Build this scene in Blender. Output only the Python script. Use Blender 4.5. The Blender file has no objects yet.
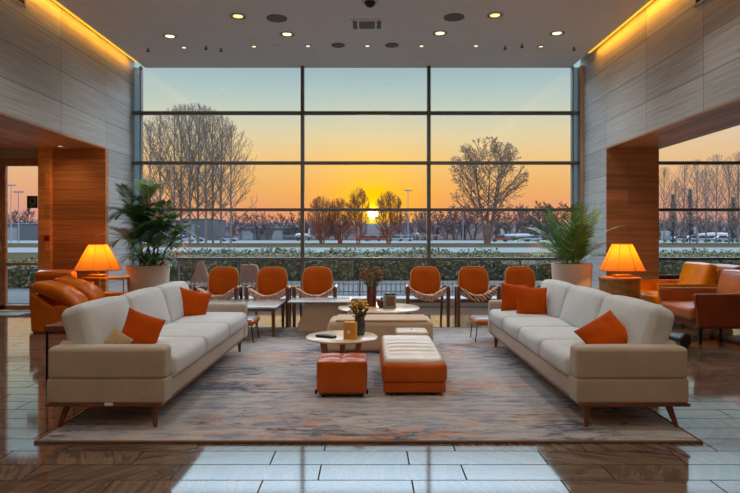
import bpy, bmesh, math, random
from mathutils import Vector, Matrix, Euler, noise

SC = bpy.context.scene
COL = SC.collection
PI = math.pi
FPX, CX, HY, CAMZ = 600.0, 370.0, 236.0, 1.41      # focal length in pixels, horizon row, eye height


def S(r, g, b):
    def f(c):
        c /= 255.0
        return c / 12.92 if c <= 0.04045 else ((c + 0.055) / 1.055) ** 2.4
    return (f(r), f(g), f(b), 1.0)


# ------------------------------------------------------------------ nodes
class NT:
    def __init__(self, tree):
        self.t = tree
        tree.nodes.clear()

    def n(self, typ, **kw):
        nd = self.t.nodes.new(typ)
        for k, v in kw.items():
            if k.startswith('i_'):
                key = k[2:]
                key = int(key) if key.isdigit() else key.replace('_', ' ')
                self.put(nd.inputs[key], v)
            else:
                setattr(nd, k, v)
        return nd

    def put(self, sock, v):
        if isinstance(v, bpy.types.NodeSocket):
            self.t.links.new(v, sock)
        elif isinstance(v, bpy.types.Node):
            self.t.links.new(v.outputs[0], sock)
        else:
            sock.default_value = v

    def math(self, op, a, b=None, clamp=False):
        nd = self.t.nodes.new('ShaderNodeMath')
        nd.operation = op
        nd.use_clamp = clamp
        self.put(nd.inputs[0], a)
        if b is not None:
            self.put(nd.inputs[1], b)
        return nd.outputs[0]

    def mix(self, fac, a, b, blend='MIX'):
        nd = self.t.nodes.new('ShaderNodeMix')
        nd.data_type = 'RGBA'
        nd.blend_type = blend
        self.put(nd.inputs[0], fac)
        self.put(nd.inputs[6], a)
        self.put(nd.inputs[7], b)
        return nd.outputs[2]

    def ramp(self, fac, stops, interp='LINEAR'):
        nd = self.t.nodes.new('ShaderNodeValToRGB')
        cr = nd.color_ramp
        cr.interpolation = interp
        while len(cr.elements) < len(stops):
            cr.elements.new(0.5)
        for e, (p, c) in zip(cr.elements, stops):
            e.position = p
            e.color = c
        self.put(nd.inputs[0], fac)
        return nd.outputs[0]

    def coord(self, scale=(1, 1, 1), loc=(0, 0, 0), rot=(0, 0, 0), kind='Object'):
        tc = self.n('ShaderNodeTexCoord')
        mp = self.n('ShaderNodeMapping')
        self.put(mp.inputs[0], tc.outputs[kind])
        mp.inputs[1].default_value = loc
        mp.inputs[2].default_value = rot
        mp.inputs[3].default_value = scale
        return mp.outputs[0]

    def noise(self, vec, scale, detail=4, rough=0.55, dist=0.0):
        nd = self.n('ShaderNodeTexNoise')
        self.put(nd.inputs['Vector'], vec)
        nd.inputs['Scale'].default_value = scale
        nd.inputs['Detail'].default_value = detail
        nd.inputs['Roughness'].default_value = rough
        nd.inputs['Distortion'].default_value = dist
        return nd.outputs[0]

    def bump(self, h, strength=0.2, dist=0.01):
        nd = self.n('ShaderNodeBump')
        nd.inputs['Strength'].default_value = strength
        nd.inputs['Distance'].default_value = dist
        self.put(nd.inputs['Height'], h)
        return nd.outputs[0]

    def out(self, sh):
        o = self.n('ShaderNodeOutputMaterial')
        self.put(o.inputs[0], sh)

    def pbr(self, color, rough=0.5, metal=0.0, normal=None, coat=0.0, coat_rough=0.1, ior=1.5, spec=0.5,
            emit=None, emit_s=0.0, sheen=0.0, trans=0.0):
        p = self.n('ShaderNodeBsdfPrincipled')
        self.put(p.inputs['Base Color'], color)
        self.put(p.inputs['Roughness'], rough)
        self.put(p.inputs['Metallic'], metal)
        p.inputs['IOR'].default_value = ior
        p.inputs['Specular IOR Level'].default_value = spec
        p.inputs['Coat Weight'].default_value = coat
        p.inputs['Coat Roughness'].default_value = coat_rough
        p.inputs['Sheen Weight'].default_value = sheen
        p.inputs['Transmission Weight'].default_value = trans
        if normal is not None:
            self.put(p.inputs['Normal'], normal)
        if emit is not None:
            self.put(p.inputs['Emission Color'], emit)
            p.inputs['Emission Strength'].default_value = emit_s
        self.out(p.outputs[0])
        return p


MATS = {}


def new_mat(name):
    m = bpy.data.materials.new(name)
    m.use_nodes = True
    MATS[name] = m
    return NT(m.node_tree), m


def plain(name, col, rough=0.5, metal=0.0, var=0.12, nscale=8.0, bump=0.0, **kw):
    t, m = new_mat(name)
    v = t.coord()
    nz = t.noise(v, nscale, 5)
    dark = tuple(c * (1 - var) for c in col[:3]) + (1,)
    lite = tuple(min(1, c * (1 + var)) for c in col[:3]) + (1,)
    c = t.ramp(nz, [(0.3, dark), (0.7, lite)])
    nrm = t.bump(t.noise(v, nscale * 6, 4), bump) if bump else None
    t.pbr(c, rough, metal, nrm, **kw)
    return m


def fabric(name, col, var=0.10, thread=260.0, sheen=0.15):
    t, m = new_mat(name)
    v = t.coord()
    a = t.noise(t.coord((1, 1, 0.08)), thread, 2)
    b = t.noise(t.coord((0.08, 0.08, 1)), thread, 2)
    w = t.math('MULTIPLY', t.math('ADD', a, b), 0.5)
    big = t.noise(v, 3.0, 3)
    f = t.math('ADD', t.math('MULTIPLY', w, 0.6), t.math('MULTIPLY', big, 0.4))
    dark = tuple(c * (1 - var * 1.6) for c in col[:3]) + (1,)
    lite = tuple(min(1, c * (1 + var)) for c in col[:3]) + (1,)
    t.pbr(t.ramp(f, [(0.35, dark), (0.65, lite)]), 0.85, 0, t.bump(w, 0.25, 0.003), sheen=sheen, spec=0.12)
    return m


def leather(name, col, rough=0.38, coat=0.35, crough=0.22, var=0.12):
    t, m = new_mat(name)
    v = t.coord()
    big = t.noise(v, 5.0, 4)
    fine = t.noise(v, 160.0, 3)
    dark = tuple(c * (1 - var) for c in col[:3]) + (1,)
    lite = tuple(min(1, c * (1 + var)) for c in col[:3]) + (1,)
    t.pbr(t.ramp(big, [(0.3, dark), (0.7, lite)]), rough, 0, t.bump(fine, 0.15, 0.002), coat=coat, coat_rough=crough, spec=0.15)
    return m


def wood(name, c0, c1, axis='X', rough=0.4, planks=0.0, coat=0.0, freq=9.0, board=2.4):
    """grain along axis; planks = height of the boards (0: none)"""
    t, m = new_mat(name)
    sc = {'X': (0.35, freq, freq), 'Y': (freq, 0.35, freq), 'Z': (freq, freq, 0.35)}[axis]
    v = t.coord(sc)
    g = t.noise(v, 1.6, 8, 0.62, 0.6)
    fine = t.noise(t.coord(tuple(s * 5 for s in sc)), 1.2, 4)
    f = t.math('ADD', t.math('MULTIPLY', g, 0.75), t.math('MULTIPLY', fine, 0.25))
    c = t.ramp(f, [(0.32, c0), (0.68, c1)])
    if planks:
        tc = t.n('ShaderNodeTexCoord')
        sp = t.n('ShaderNodeSeparateXYZ')
        t.put(sp.inputs[0], tc.outputs['Object'])
        cb = t.n('ShaderNodeCombineXYZ')
        if axis == 'Y':
            t.put(cb.inputs[0], sp.outputs[1])
            t.put(cb.inputs[1], sp.outputs[0])
        else:
            t.put(cb.inputs[0], sp.outputs[0])
            t.put(cb.inputs[1], sp.outputs[2])
        bk = t.n('ShaderNodeTexBrick')
        bk.offset = 0.5
        t.put(bk.inputs['Vector'], cb.outputs[0])
        bk.inputs['Color1'].default_value = (0.72, 0.72, 0.72, 1)
        bk.inputs['Color2'].default_value = (1.25, 1.25, 1.25, 1)
        bk.inputs['Mortar'].default_value = (0.25, 0.25, 0.25, 1)
        bk.inputs['Scale'].default_value = 1.0
        bk.inputs['Mortar Size'].default_value = 0.0018
        bk.inputs['Brick Width'].default_value = board
        bk.inputs['Row Height'].default_value = planks
        c = t.mix(1.0, c, bk.outputs[0], 'MULTIPLY')
    t.pbr(c, rough, 0, t.bump(f, 0.12, 0.003), coat=coat)
    return m


# ------------------------------------------------------------------ geometry
def B():
    return bmesh.new()


def _xf(bm, vs, M):
    if M is not None:
        for v in vs:
            v.co = M @ v.co


def box(bm, lo, hi, bev=0.0, M=None):
    lo, hi = Vector(lo), Vector(hi)
    c, h = (lo + hi) / 2, (hi - lo) / 2
    if bev > 0:
        bev = min(bev, 0.49 * min(h) * 2)
        return rbox(bm, c, h, bev, k=1, m=2, M=M)
    r = bmesh.ops.create_cube(bm, size=1.0)['verts']
    for v in r:
        v.co = Vector((v.co.x * 2 * h.x, v.co.y * 2 * h.y, v.co.z * 2 * h.z)) + c
    _xf(bm, r, M)
    return r


def rbox(bm, c, h, r, k=6, m=4, puff=(0, 0, 0), M=None, fn=None):
    """rounded box, optionally with bulging faces; fn moves each local point"""
    c, h = Vector(c), Vector(h)
    ks = k if isinstance(k, (tuple, list)) else (k, k, k)
    axes = []
    for a in range(3):
        rr = min(r, h[a] * 0.999)
        inner = h[a] - rr
        vals = [-inner - rr * math.tan(PI / 4 * j / m) for j in range(m, 0, -1)]
        vals += [-inner + 2 * inner * j / ks[a] for j in range(ks[a] + 1)]
        vals += [inner + rr * math.tan(PI / 4 * j / m) for j in range(1, m + 1)]
        axes.append(vals)
    N = [len(x) for x in axes]
    cache = {}

    def vert(i, j, l):
        key = (i, j, l)
        if key in cache:
            return cache[key]
        p = Vector((axes[0][i], axes[1][j], axes[2][l]))
        q = Vector([max(-(h[a] - min(r, h[a] * .999)), min(h[a] - min(r, h[a] * .999), p[a])) for a in range(3)])
        d = p - q
        L = d.length
        if L > 1e-9:
            rad = [min(r, h[a] * .999) for a in range(3)]
            dn = d / L
            p = q + Vector([dn[a] * rad[a] for a in range(3)])
        for a in range(3):
            if puff[a]:
                b1, b2 = (a + 1) % 3, (a + 2) % 3
                w = max(0, 1 - (p[b1] / h[b1]) ** 2) * max(0, 1 - (p[b2] / h[b2]) ** 2)
                p[a] += puff[a] * w * (p[a] / h[a])
        if fn:
            p = fn(p)
        p = p + c
        if M is not None:
            p = M @ p
        cache[key] = bm.verts.new(p)
        return cache[key]

    def quad(a, b, cc, d):
        try:
            bm.faces.new((a, b, cc, d)).smooth = True
        except ValueError:
            pass
    nx, ny, nz = N
    for i in range(nx - 1):
        for j in range(ny - 1):
            quad(vert(i, j, 0), vert(i, j + 1, 0), vert(i + 1, j + 1, 0), vert(i + 1, j, 0))
            quad(vert(i, j, nz - 1), vert(i + 1, j, nz - 1), vert(i + 1, j + 1, nz - 1), vert(i, j + 1, nz - 1))
    for i in range(nx - 1):
        for l in range(nz - 1):
            quad(vert(i, 0, l), vert(i + 1, 0, l), vert(i + 1, 0, l + 1), vert(i, 0, l + 1))
            quad(vert(i, ny - 1, l), vert(i, ny - 1, l + 1), vert(i + 1, ny - 1, l + 1), vert(i + 1, ny - 1, l))
    for j in range(ny - 1):
        for l in range(nz - 1):
            quad(vert(0, j, l), vert(0, j, l + 1), vert(0, j + 1, l + 1), vert(0, j + 1, l))
            quad(vert(nx - 1, j, l), vert(nx - 1, j + 1, l), vert(nx - 1, j + 1, l + 1), vert(nx - 1, j, l + 1))
    return list(cache.values())


def tube(bm, pts, rad, sides=8, cap=True):
    pts = [Vector(p) for p in pts]
    if not isinstance(rad, (list, tuple)):
        rad = [rad] * len(pts)
    rings = []
    prev = None
    for i, p in enumerate(pts):
        if i == 0:
            d = pts[1] - p
        elif i == len(pts) - 1:
            d = p - pts[-2]
        else:
            d = pts[i + 1] - pts[i - 1]
        d = d.normalized() if d.length > 1e-9 else Vector((0, 0, 1))
        if prev is None:
            u = d.orthogonal().normalized()
        else:
            u = prev - d * prev.dot(d)
            u = u.normalized() if u.length > 1e-6 else d.orthogonal().normalized()
        prev = u
        w = d.cross(u)
        rings.append([bm.verts.new(p + (u * math.cos(2 * PI * s / sides) + w * math.sin(2 * PI * s / sides)) * rad[i])
                      for s in range(sides)])
    for a, b in zip(rings, rings[1:]):
        for s in range(sides):
            f = bm.faces.new((a[s], a[(s + 1) % sides], b[(s + 1) % sides], b[s]))
            f.smooth = True
    if cap:
        bm.faces.new(list(reversed(rings[0])))
        bm.faces.new(rings[-1])


def bar(bm, a, b, wa, wb=None, bev=0.0):
    """square tapered bar from a to b; w = (x half, y half)"""
    wb = wb or wa
    a, b = Vector(a), Vector(b)
    vs = []
    for p, w in ((a, wa), (b, wb)):
        for sx, sy in ((-1, -1), (1, -1), (1, 1), (-1, 1)):
            vs.append(bm.verts.new(p + Vector((sx * w[0], sy * w[1], 0))))
    for f in ((3, 2, 1, 0), (4, 5, 6, 7), (0, 1, 5, 4), (1, 2, 6, 5), (2, 3, 7, 6), (3, 0, 4, 7)):
        bm.faces.new([vs[i] for i in f])


def lathe(bm, prof, segs=32, c=(0, 0, 0), M=None, closed=False, smooth=True):
    c = Vector(c)
    rings = []
    for r, z in prof:
        if r < 1e-6:
            rings.append([bm.verts.new(c + Vector((0, 0, z)))])
        else:
            rings.append([bm.verts.new(c + Vector((r * math.cos(2 * PI * s / segs), r * math.sin(2 * PI * s / segs), z)))
                          for s in range(segs)])
    pairs = list(zip(rings, rings[1:]))
    if closed:
        pairs.append((rings[-1], rings[0]))
    for a, b in pairs:
        for s in range(segs):
            s2 = (s + 1) % segs
            if len(a) == 1 and len(b) == 1:
                continue
            if len(a) == 1:
                f = bm.faces.new((a[0], b[s2], b[s]))
            elif len(b) == 1:
                f = bm.faces.new((a[s], a[s2], b[0]))
            else:
                f = bm.faces.new((a[s], a[s2], b[s2], b[s]))
            f.smooth = smooth
    if M is not None:
        for ring in rings:
            _xf(bm, ring, M)


def prism(bm, poly, lo, hi, axis='Y'):
    """extrude a polygon; axis Y: poly is (x, z); axis Z: (x, y); axis X: (y, z)"""
    def P(u, v, w):
        return {'Y': Vector((u, w, v)), 'Z': Vector((u, v, w)), 'X': Vector((w, u, v))}[axis]
    a = [bm.verts.new(P(u, v, lo)) for u, v in poly]
    b = [bm.verts.new(P(u, v, hi)) for u, v in poly]
    n = len(poly)
    for i in range(n):
        bm.faces.new((a[i], a[(i + 1) % n], b[(i + 1) % n], b[i]))
    bm.faces.new(list(reversed(a)))
    bm.faces.new(b)


def obj(name, bm, mat=None, parent=None, loc=None, sharp=40, recalc=True):
    me = bpy.data.meshes.new(name)
    if recalc:
        bmesh.ops.recalc_face_normals(bm, faces=bm.faces)
    bm.to_mesh(me)
    bm.free()
    try:
        if sharp:
            me.set_sharp_from_angle(angle=math.radians(sharp))
            me.polygons.foreach_set('use_smooth', [True] * len(me.polygons))
    except Exception:
        pass
    o = bpy.data.objects.new(name, me)
    COL.objects.link(o)
    if mat is not None:
        for mm in (mat if isinstance(mat, (list, tuple)) else [mat]):
            me.materials.append(mm)
    if parent is not None:
        o.parent = parent
    if loc is not None:
        o.location = loc
    return o


def tag(o, label, cat, group=None, kind=None):
    o['label'] = label
    o['category'] = cat
    if group:
        o['group'] = group
    if kind:
        o['kind'] = kind
    return o


def thing(name, label, cat, loc=(0, 0, 0), rotz=0.0, group=None, kind=None):
    o = bpy.data.objects.new(name, None)
    o.empty_display_size = 0.1
    COL.objects.link(o)
    o.location = loc
    o.rotation_euler = (0, 0, rotz)
    return tag(o, label, cat, group, kind)


def struct(name, bm, mat, parent=None, **kw):
    o = obj(name, bm, mat, parent, **kw)
    if parent is None:
        o['kind'] = 'structure'
    return o


def frame(name):
    o = bpy.data.objects.new(name, None)
    COL.objects.link(o)
    o['kind'] = 'structure'
    return o


def dup(root, loc, rotz=None, label=None, scale=None, group=None):
    r = root.copy()
    COL.objects.link(r)
    r.location = loc
    if rotz is not None:
        r.rotation_euler = (0, 0, rotz)
    if label:
        r['label'] = label
    if group:
        r['group'] = group
    if scale is not None:
        r.scale = scale if isinstance(scale, (tuple, list)) else (scale,) * 3
    for ch in list(root.children):
        c = ch.copy()
        COL.objects.link(c)
        c.parent = r
        for g in list(ch.children):
            d = g.copy()
            COL.objects.link(d)
            d.parent = c
    return r


def at(x, y, d):
    s = FPX / d
    return Vector(((x - CX) / s, d, CAMZ - (y - HY) / s))


# ------------------------------------------------------------------ camera, world
cam = bpy.data.objects.new('camera', bpy.data.cameras.new('camera'))
COL.objects.link(cam)
cam.location = (0, 0, CAMZ)
cam.rotation_euler = (PI / 2, 0, 0)
cam.data.sensor_width = 36.0
cam.data.lens = FPX / 740.0 * 36.0
cam.data.shift_y = -10.5 / 740.0
cam.data.clip_end = 3000
SC.camera = cam
SC.view_settings.view_transform = 'Standard'
SC.view_settings.look = 'None'
SC.view_settings.gamma = 1.0
SC.view_settings.exposure = 0.0
SC.view_settings.use_curve_mapping = False
SC.cycles.max_bounces = 10
SC.cycles.diffuse_bounces = 5
SC.cycles.glossy_bounces = 5
SC.cycles.transparent_max_bounces = 16
SC.cycles.sample_clamp_indirect = 8.0

w = bpy.data.worlds.new('dusk_sky')
SC.world = w
w.use_nodes = True
t = NT(w.node_tree)
tc = t.n('ShaderNodeTexCoord')
nv = t.n('ShaderNodeVectorMath', operation='NORMALIZE')
t.put(nv.inputs[0], tc.outputs['Generated'])
sp = t.n('ShaderNodeSeparateXYZ')
t.put(sp.inputs[0], nv.outputs[0])
z = sp.outputs[2]
def K(c, s=1.0):
    return (c[0] * s, c[1] * s, c[2] * s, 1)
SKYS = [
    (0.000, K(S(212, 146, 128))), (0.040, K(S(238, 160, 114))), (0.076, K(S(245, 182, 108))),
    (0.121, K(S(246, 203, 134))), (0.163, K(S(232, 215, 172))), (0.201, K(S(203, 212, 194))),
    (0.236, K(S(178, 202, 200))), (0.271, K(S(160, 187, 193))), (0.296, K(S(166, 196, 208), 1.6)),
    (0.335, K(S(186, 216, 230), 2.2)), (0.385, K(S(188, 216, 236), 5.2)), (0.5, K(S(196, 214, 232), 9.5)), (0.68, K(S(196, 214, 232), 6.0)), (1.0, K(S(190, 210, 232), 3.5)),
]
zs = t.math('MAXIMUM', z, 0.0)
base_sun = t.ramp(zs, SKYS)
SIDE = [(0.000, K(S(208, 150, 150))), (0.040, K(S(228, 162, 138))), (0.076, K(S(236, 178, 132))),
        (0.121, K(S(238, 198, 150))), (0.163, K(S(228, 212, 180)))] + SKYS[5:]
base_side = t.ramp(zs, SIDE)
SUN = Vector((3.0, 600.0, 22.2)).normalized()
dt = t.n('ShaderNodeVectorMath', operation='DOT_PRODUCT')
t.put(dt.inputs[0], nv.outputs[0])
dt.inputs[1].default_value = SUN
dp = t.math('MAXIMUM', dt.outputs['Value'], 0.0)
aw = t.n('ShaderNodeMapRange', interpolation_type='SMOOTHSTEP')
t.put(aw.inputs[0], dp)
aw.inputs[1].default_value = 0.965
aw.inputs[2].default_value = 0.86
aw.inputs[3].default_value = 0.0
aw.inputs[4].default_value = 1.0
base = t.mix(aw.outputs[0], base_sun, base_side)
sky = base
for k, col in ((110.0, (0.14, 0.02, -0.09, 1)), (400.0, (0.2, 0.16, -0.07, 1)), (1800.0, (0.35, 0.25, -0.05, 1)), (14000.0, (1.6, 1.1, 0.25, 1))):
    g = t.math('POWER', dp, k)
    vm = t.n('ShaderNodeVectorMath', operation='SCALE')
    vm.inputs[0].default_value = col[:3]
    t.put(vm.inputs['Scale'], g)
    va = t.n('ShaderNodeVectorMath', operation='ADD')
    t.put(va.inputs[0], sky)
    t.put(va.inputs[1], vm.outputs[0])
    sky = va.outputs[0]
vx = t.n('ShaderNodeVectorMath', operation='MAXIMUM')
t.put(vx.inputs[0], sky)
vx.inputs[1].default_value = (0.002, 0.002, 0.002)
disc = t.n('ShaderNodeMapRange', interpolation_type='SMOOTHSTEP')
t.put(disc.inputs[0], dp)
disc.inputs[1].default_value = math.cos(math.radians(0.54))
disc.inputs[2].default_value = math.cos(math.radians(0.40))
sunc = t.mix(disc.outputs[0], vx.outputs[0], (9.0, 7.5, 4.0, 1))
bg = t.n('ShaderNodeBackground')
t.put(bg.inputs[0], sunc)
bg.inputs[1].default_value = 1.0
wo = t.n('ShaderNodeOutputWorld')
t.put(wo.inputs[0], bg.outputs[0])

sl = bpy.data.objects.new('low_sun', bpy.data.lights.new('low_sun', 'SUN'))
COL.objects.link(sl)
sl.data.energy = 0.9
sl.data.color = (1.0, 0.55, 0.2)
sl.data.angle = math.radians(1.2)
sl.rotation_euler = (-SUN).to_track_quat('-Z', 'Y').to_euler()

# ------------------------------------------------------------------ materials
def stone_wall(name):
    t, m = new_mat(name)
    tc = t.n('ShaderNodeTexCoord')
    sp = t.n('ShaderNodeSeparateXYZ')
    t.put(sp.inputs[0], tc.outputs['Object'])
    cb = t.n('ShaderNodeCombineXYZ')
    t.put(cb.inputs[0], t.math('ADD', sp.outputs[1], 1.63 * 10 - 11.18))
    t.put(cb.inputs[1], t.math('ADD', sp.outputs[2], 0.46))
    bk = t.n('ShaderNodeTexBrick')
    bk.offset = 0.0
    t.put(bk.inputs['Vector'], cb.outputs[0])
    bk.inputs['Color1'].default_value = (0.82, 0.82, 0.82, 1)
    bk.inputs['Color2'].default_value = (1.12, 1.12, 1.12, 1)
    bk.inputs['Mortar'].default_value = (0.25, 0.25, 0.25, 1)
    bk.inputs['Scale'].default_value = 1.0
    bk.inputs['Mortar Size'].default_value = 0.005
    bk.inputs['Brick Width'].default_value = 1.63
    bk.inputs['Row Height'].default_value = 0.5
    g = t.noise(t.coord((1, 0.45, 22)), 1.4, 9, 0.65, 0.4)
    g2 = t.noise(t.coord((1, 1.2, 60)), 1.3, 5)
    f = t.math('ADD', t.math('MULTIPLY', g, 0.65), t.math('MULTIPLY', g2, 0.35))
    c = t.ramp(f, [(0.3, S(142, 145, 145)), (0.55, S(184, 188, 189)), (0.74, S(206, 209, 208))])
    c = t.mix(1.0, c, bk.outputs[0], 'MULTIPLY')
    t.pbr(c, 0.55, 0, t.bump(t.math('ADD', f, t.math('MULTIPLY', bk.outputs['Fac'], -1.5)), 0.25, 0.004))
    return m


def marble_floor(name):
    t, m = new_mat(name)
    v = t.coord(loc=(0.3, 0.06, 0))
    bk = t.n('ShaderNodeTexBrick')
    bk.offset = 0.37
    bk.offset_frequency = 2
    t.put(bk.inputs['Vector'], v)
    bk.inputs['Color1'].default_value = (0, 0, 0, 1)
    bk.inputs['Color2'].default_value = (1, 1, 1, 1)
    bk.inputs['Mortar'].default_value = (0.5, 0.5, 0.5, 1)
    bk.inputs['Scale'].default_value = 1.0
    bk.inputs['Mortar Size'].default_value = 0.0045
    bk.inputs['Mortar Smooth'].default_value = 0.0
    bk.inputs['Brick Width'].default_value = 0.86
    bk.inputs['Row Height'].default_value = 0.235
    rnd = t.n('ShaderNodeSeparateColor')
    t.put(rnd.inputs[0], bk.outputs[0])
    ang = t.math('MULTIPLY', t.math('SUBTRACT', rnd.outputs[0], 0.5), 3.4)
    vr = t.n('ShaderNodeVectorRotate', rotation_type='Z_AXIS')
    t.put(vr.inputs['Vector'], t.coord())
    t.put(vr.inputs['Angle'], ang)
    off = t.n('ShaderNodeVectorMath', operation='ADD')
    t.put(off.inputs[0], vr.outputs[0])
    cx = t.n('ShaderNodeCombineXYZ')
    t.put(cx.inputs[0], t.math('MULTIPLY', rnd.outputs[0], 37.0))
    t.put(off.inputs[1], cx.outputs[0])
    st = t.n('ShaderNodeMapping')
    t.put(st.inputs[0], off.outputs[0])
    st.inputs[3].default_value = (0.9, 9.0, 1)
    g = t.noise(st.outputs[0], 1.9, 8, 0.62, 0.9)
    veins = t.n('ShaderNodeMapRange')
    t.put(veins.inputs[0], t.math('ABSOLUTE', t.math('SUBTRACT', g, 0.52)))
    veins.inputs[1].default_value = 0.0
    veins.inputs[2].default_value = 0.02
    veins.inputs[3].default_value = 1.0
    veins.inputs[4].default_value = 0.0
    c = t.ramp(g, [(0.28, S(72, 56, 46)), (0.5, S(104, 85, 72)), (0.72, S(138, 116, 98))])
    c = t.mix(t.math('MULTIPLY', veins.outputs[0], 0.3), c, S(180, 160, 138))
    tone = t.ramp(rnd.outputs[0], [(0, (0.82, 0.82, 0.82, 1)), (1, (1.15, 1.15, 1.15, 1))])
    c = t.mix(1.0, c, tone, 'MULTIPLY')
    c = t.mix(bk.outputs['Fac'], c, S(58, 50, 44))
    rough = t.math('ADD', t.math('MULTIPLY', bk.outputs['Fac'], 0.5), 0.075)
    hgt = t.math('MULTIPLY', bk.outputs['Fac'], -1.0)
    t.pbr(c, rough, 0, t.bump(hgt, 0.2, 0.002), ior=2.1)
    _p = [n for n in m.node_tree.nodes if n.type == 'BSDF_PRINCIPLED'][0]
    t.put(_p.inputs['Specular IOR Level'], t.math('MULTIPLY', t.math('SUBTRACT', 1.0, bk.outputs['Fac']), 0.5))
    return m


def rug_mat(name):
    t, m = new_mat(name)
    st = t.noise(t.coord((1.9, 8.0, 1)), 1.5, 10, 0.78, 0.6)
    st2 = t.noise(t.coord((3.4, 13.0, 1), (3, 7, 0)), 1.3, 10, 0.8, 0.5)
    reg = t.noise(t.coord((0.5, 0.9, 1), (1.7, 4.2, 0)), 1.1, 3)
    reg2 = t.noise(t.coord((0.7, 1.1, 1), (11.7, 2.2, 0)), 1.0, 3)
    fine = t.noise(t.coord((1, 3, 1)), 70.0, 3)
    c = t.ramp(st, [(0.33, S(98, 108, 130)), (0.43, S(142, 150, 166)), (0.52, S(184, 180, 178)), (0.68, S(206, 194, 180))])
    mb = t.n('ShaderNodeMapRange')
    t.put(mb.inputs[0], t.math('ADD', t.math('MULTIPLY', st2, 0.7), t.math('MULTIPLY', reg2, 0.55)))
    mb.inputs[1].default_value = 0.645
    mb.inputs[2].default_value = 0.71
    c = t.mix(mb.outputs[0], c, S(58, 68, 92))
    mr = t.n('ShaderNodeMapRange')
    t.put(mr.inputs[0], t.math('ADD', t.math('MULTIPLY', t.noise(t.coord((3.6, 12.0, 1), (9, 1, 0)), 1.4, 10, 0.82, 0.5), 0.7),
                               t.math('MULTIPLY', reg, 0.6)))
    mr.inputs[1].default_value = 0.70
    mr.inputs[2].default_value = 0.745
    c = t.mix(t.math('MULTIPLY', mr.outputs[0], 0.9), c, S(206, 136, 84))
    c = t.mix(0.35, c, t.ramp(fine, [(0.3, (0.15, 0.14, 0.14, 1)), (0.7, (0.5, 0.48, 0.46, 1))]), 'OVERLAY')
    t.pbr(c, 0.9, 0, t.bump(fine, 0.5, 0.006), sheen=0.2)
    return m


def glass_mat(name, refl=0.05, tint=(1, 1, 1, 1)):
    t, m = new_mat(name)
    a = t.n('ShaderNodeBsdfTransparent')
    a.inputs[0].default_value = tint
    b = t.n('ShaderNodeBsdfAnisotropic') if False else t.n('ShaderNodeBsdfGlossy')
    b.inputs['Roughness'].default_value = 0.0
    mx = t.n('ShaderNodeMixShader')
    lw = t.n('ShaderNodeLayerWeight')
    lw.inputs[0].default_value = 0.12
    t.put(mx.inputs[0], t.math('ADD', t.math('MULTIPLY', lw.outputs[1], 0.25), refl * 0.5))
    t.put(mx.inputs[1], a.outputs[0])
    t.put(mx.inputs[2], b.outputs[0])
    t.out(mx.outputs[0])
    return m


def emitter(name, col, s):
    t, m = new_mat(name)
    e = t.n('ShaderNodeEmission')
    e.inputs[0].default_value = col
    e.inputs[1].default_value = s
    t.out(e.outputs[0])
    return m


def throw_mat(name, c0, c1, mode):
    t, m = new_mat(name)
    wv = t.n('ShaderNodeTexWave')
    wv.wave_type = 'BANDS'
    wv.bands_direction = 'X' if mode == 0 else 'DIAGONAL'
    t.put(wv.inputs['Vector'], t.coord())
    wv.inputs['Scale'].default_value = 12.0 if mode == 0 else 9.0
    wv.inputs['Distortion'].default_value = 14.0 if mode == 0 else 4.0
    wv.inputs['Detail'].default_value = 3.0
    wv.inputs['Detail Scale'].default_value = 2.0
    fine = t.noise(t.coord(), 90.0, 3)
    c = t.ramp(wv.outputs[1], [(0.35, c0), (0.6, c1)])
    t.pbr(c, 0.9, 0, t.bump(fine, 0.6, 0.006))
    return m


M = {}
M['stone'] = stone_wall('grey_stone_cladding')
M['floor'] = marble_floor('polished_brown_marble')
M['rug'] = rug_mat('streaked_rug')
M['ceil'] = plain('ceiling_paint', S(222, 216, 212), 0.8, var=0.03)
M['plaster'] = plain('beige_plaster', S(186, 172, 150), 0.8, var=0.04)
M['backwall'] = plain('warm_back_wall', S(190, 165, 138), 0.8, var=0.05)
M['clad'] = wood('wood_cladding', S(134, 78, 40), S(214, 142, 84), 'X', 0.42, 0.285, 0.1, 10.0)
M['clad_lit'] = wood('lit_wood_cladding', S(214, 124, 56), S(252, 180, 100), 'X', 0.42, 0.285, 0.1, 10.0)  # pillar wood brightened in its colour, in place of lamp light
M['clad_dark'] = wood('dark_wood_cladding', S(150, 104, 72), S(206, 152, 110), 'X', 0.42, 0.285, 0.1, 10.0)
M['soffit'] = wood('wood_soffit', S(146, 96, 64), S(204, 148, 106), 'Y', 0.42, 0.24, 0.1, 10.0)
M['frame'] = plain('dark_window_frame', S(100, 97, 94), 0.5, 0.0, var=0.06)
t, m = new_mat('frosted_glass_fin')
_d = t.n('ShaderNodeBsdfDiffuse'); _d.inputs[0].default_value = S(160, 172, 176)
_t = t.n('ShaderNodeBsdfTranslucent'); _t.inputs[0].default_value = S(158, 172, 176)
_x = t.n('ShaderNodeMixShader'); _x.inputs[0].default_value = 0.8
t.put(_x.inputs[1], _d.outputs[0]); t.put(_x.inputs[2], _t.outputs[0]); t.out(_x.outputs[0])
M['framelite'] = m
M['ledge'] = plain('pale_stone_ledge', S(150, 156, 160), 0.45, var=0.05)
M['glass'] = glass_mat('window_glass')
M['linen'] = fabric('greige_linen', S(184, 170, 155))
M['linen_lite'] = fabric('pale_linen', S(206, 211, 213))
M['orange'] = fabric('orange_cloth', S(188, 76, 2), 0.12, 200, 0.0)
M['beige'] = fabric('beige_cushion_cloth', S(184, 158, 122))
M['tan'] = fabric('tan_upholstery', S(210, 184, 156), 0.06)
M['walnut'] = wood('walnut', S(88, 44, 24), S(132, 72, 42), 'Z', 0.35, 0, 0.2)
M['walnut_x'] = wood('walnut_rail', S(92, 44, 22), S(134, 70, 38), 'Y', 0.35, 0, 0.2)
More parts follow.
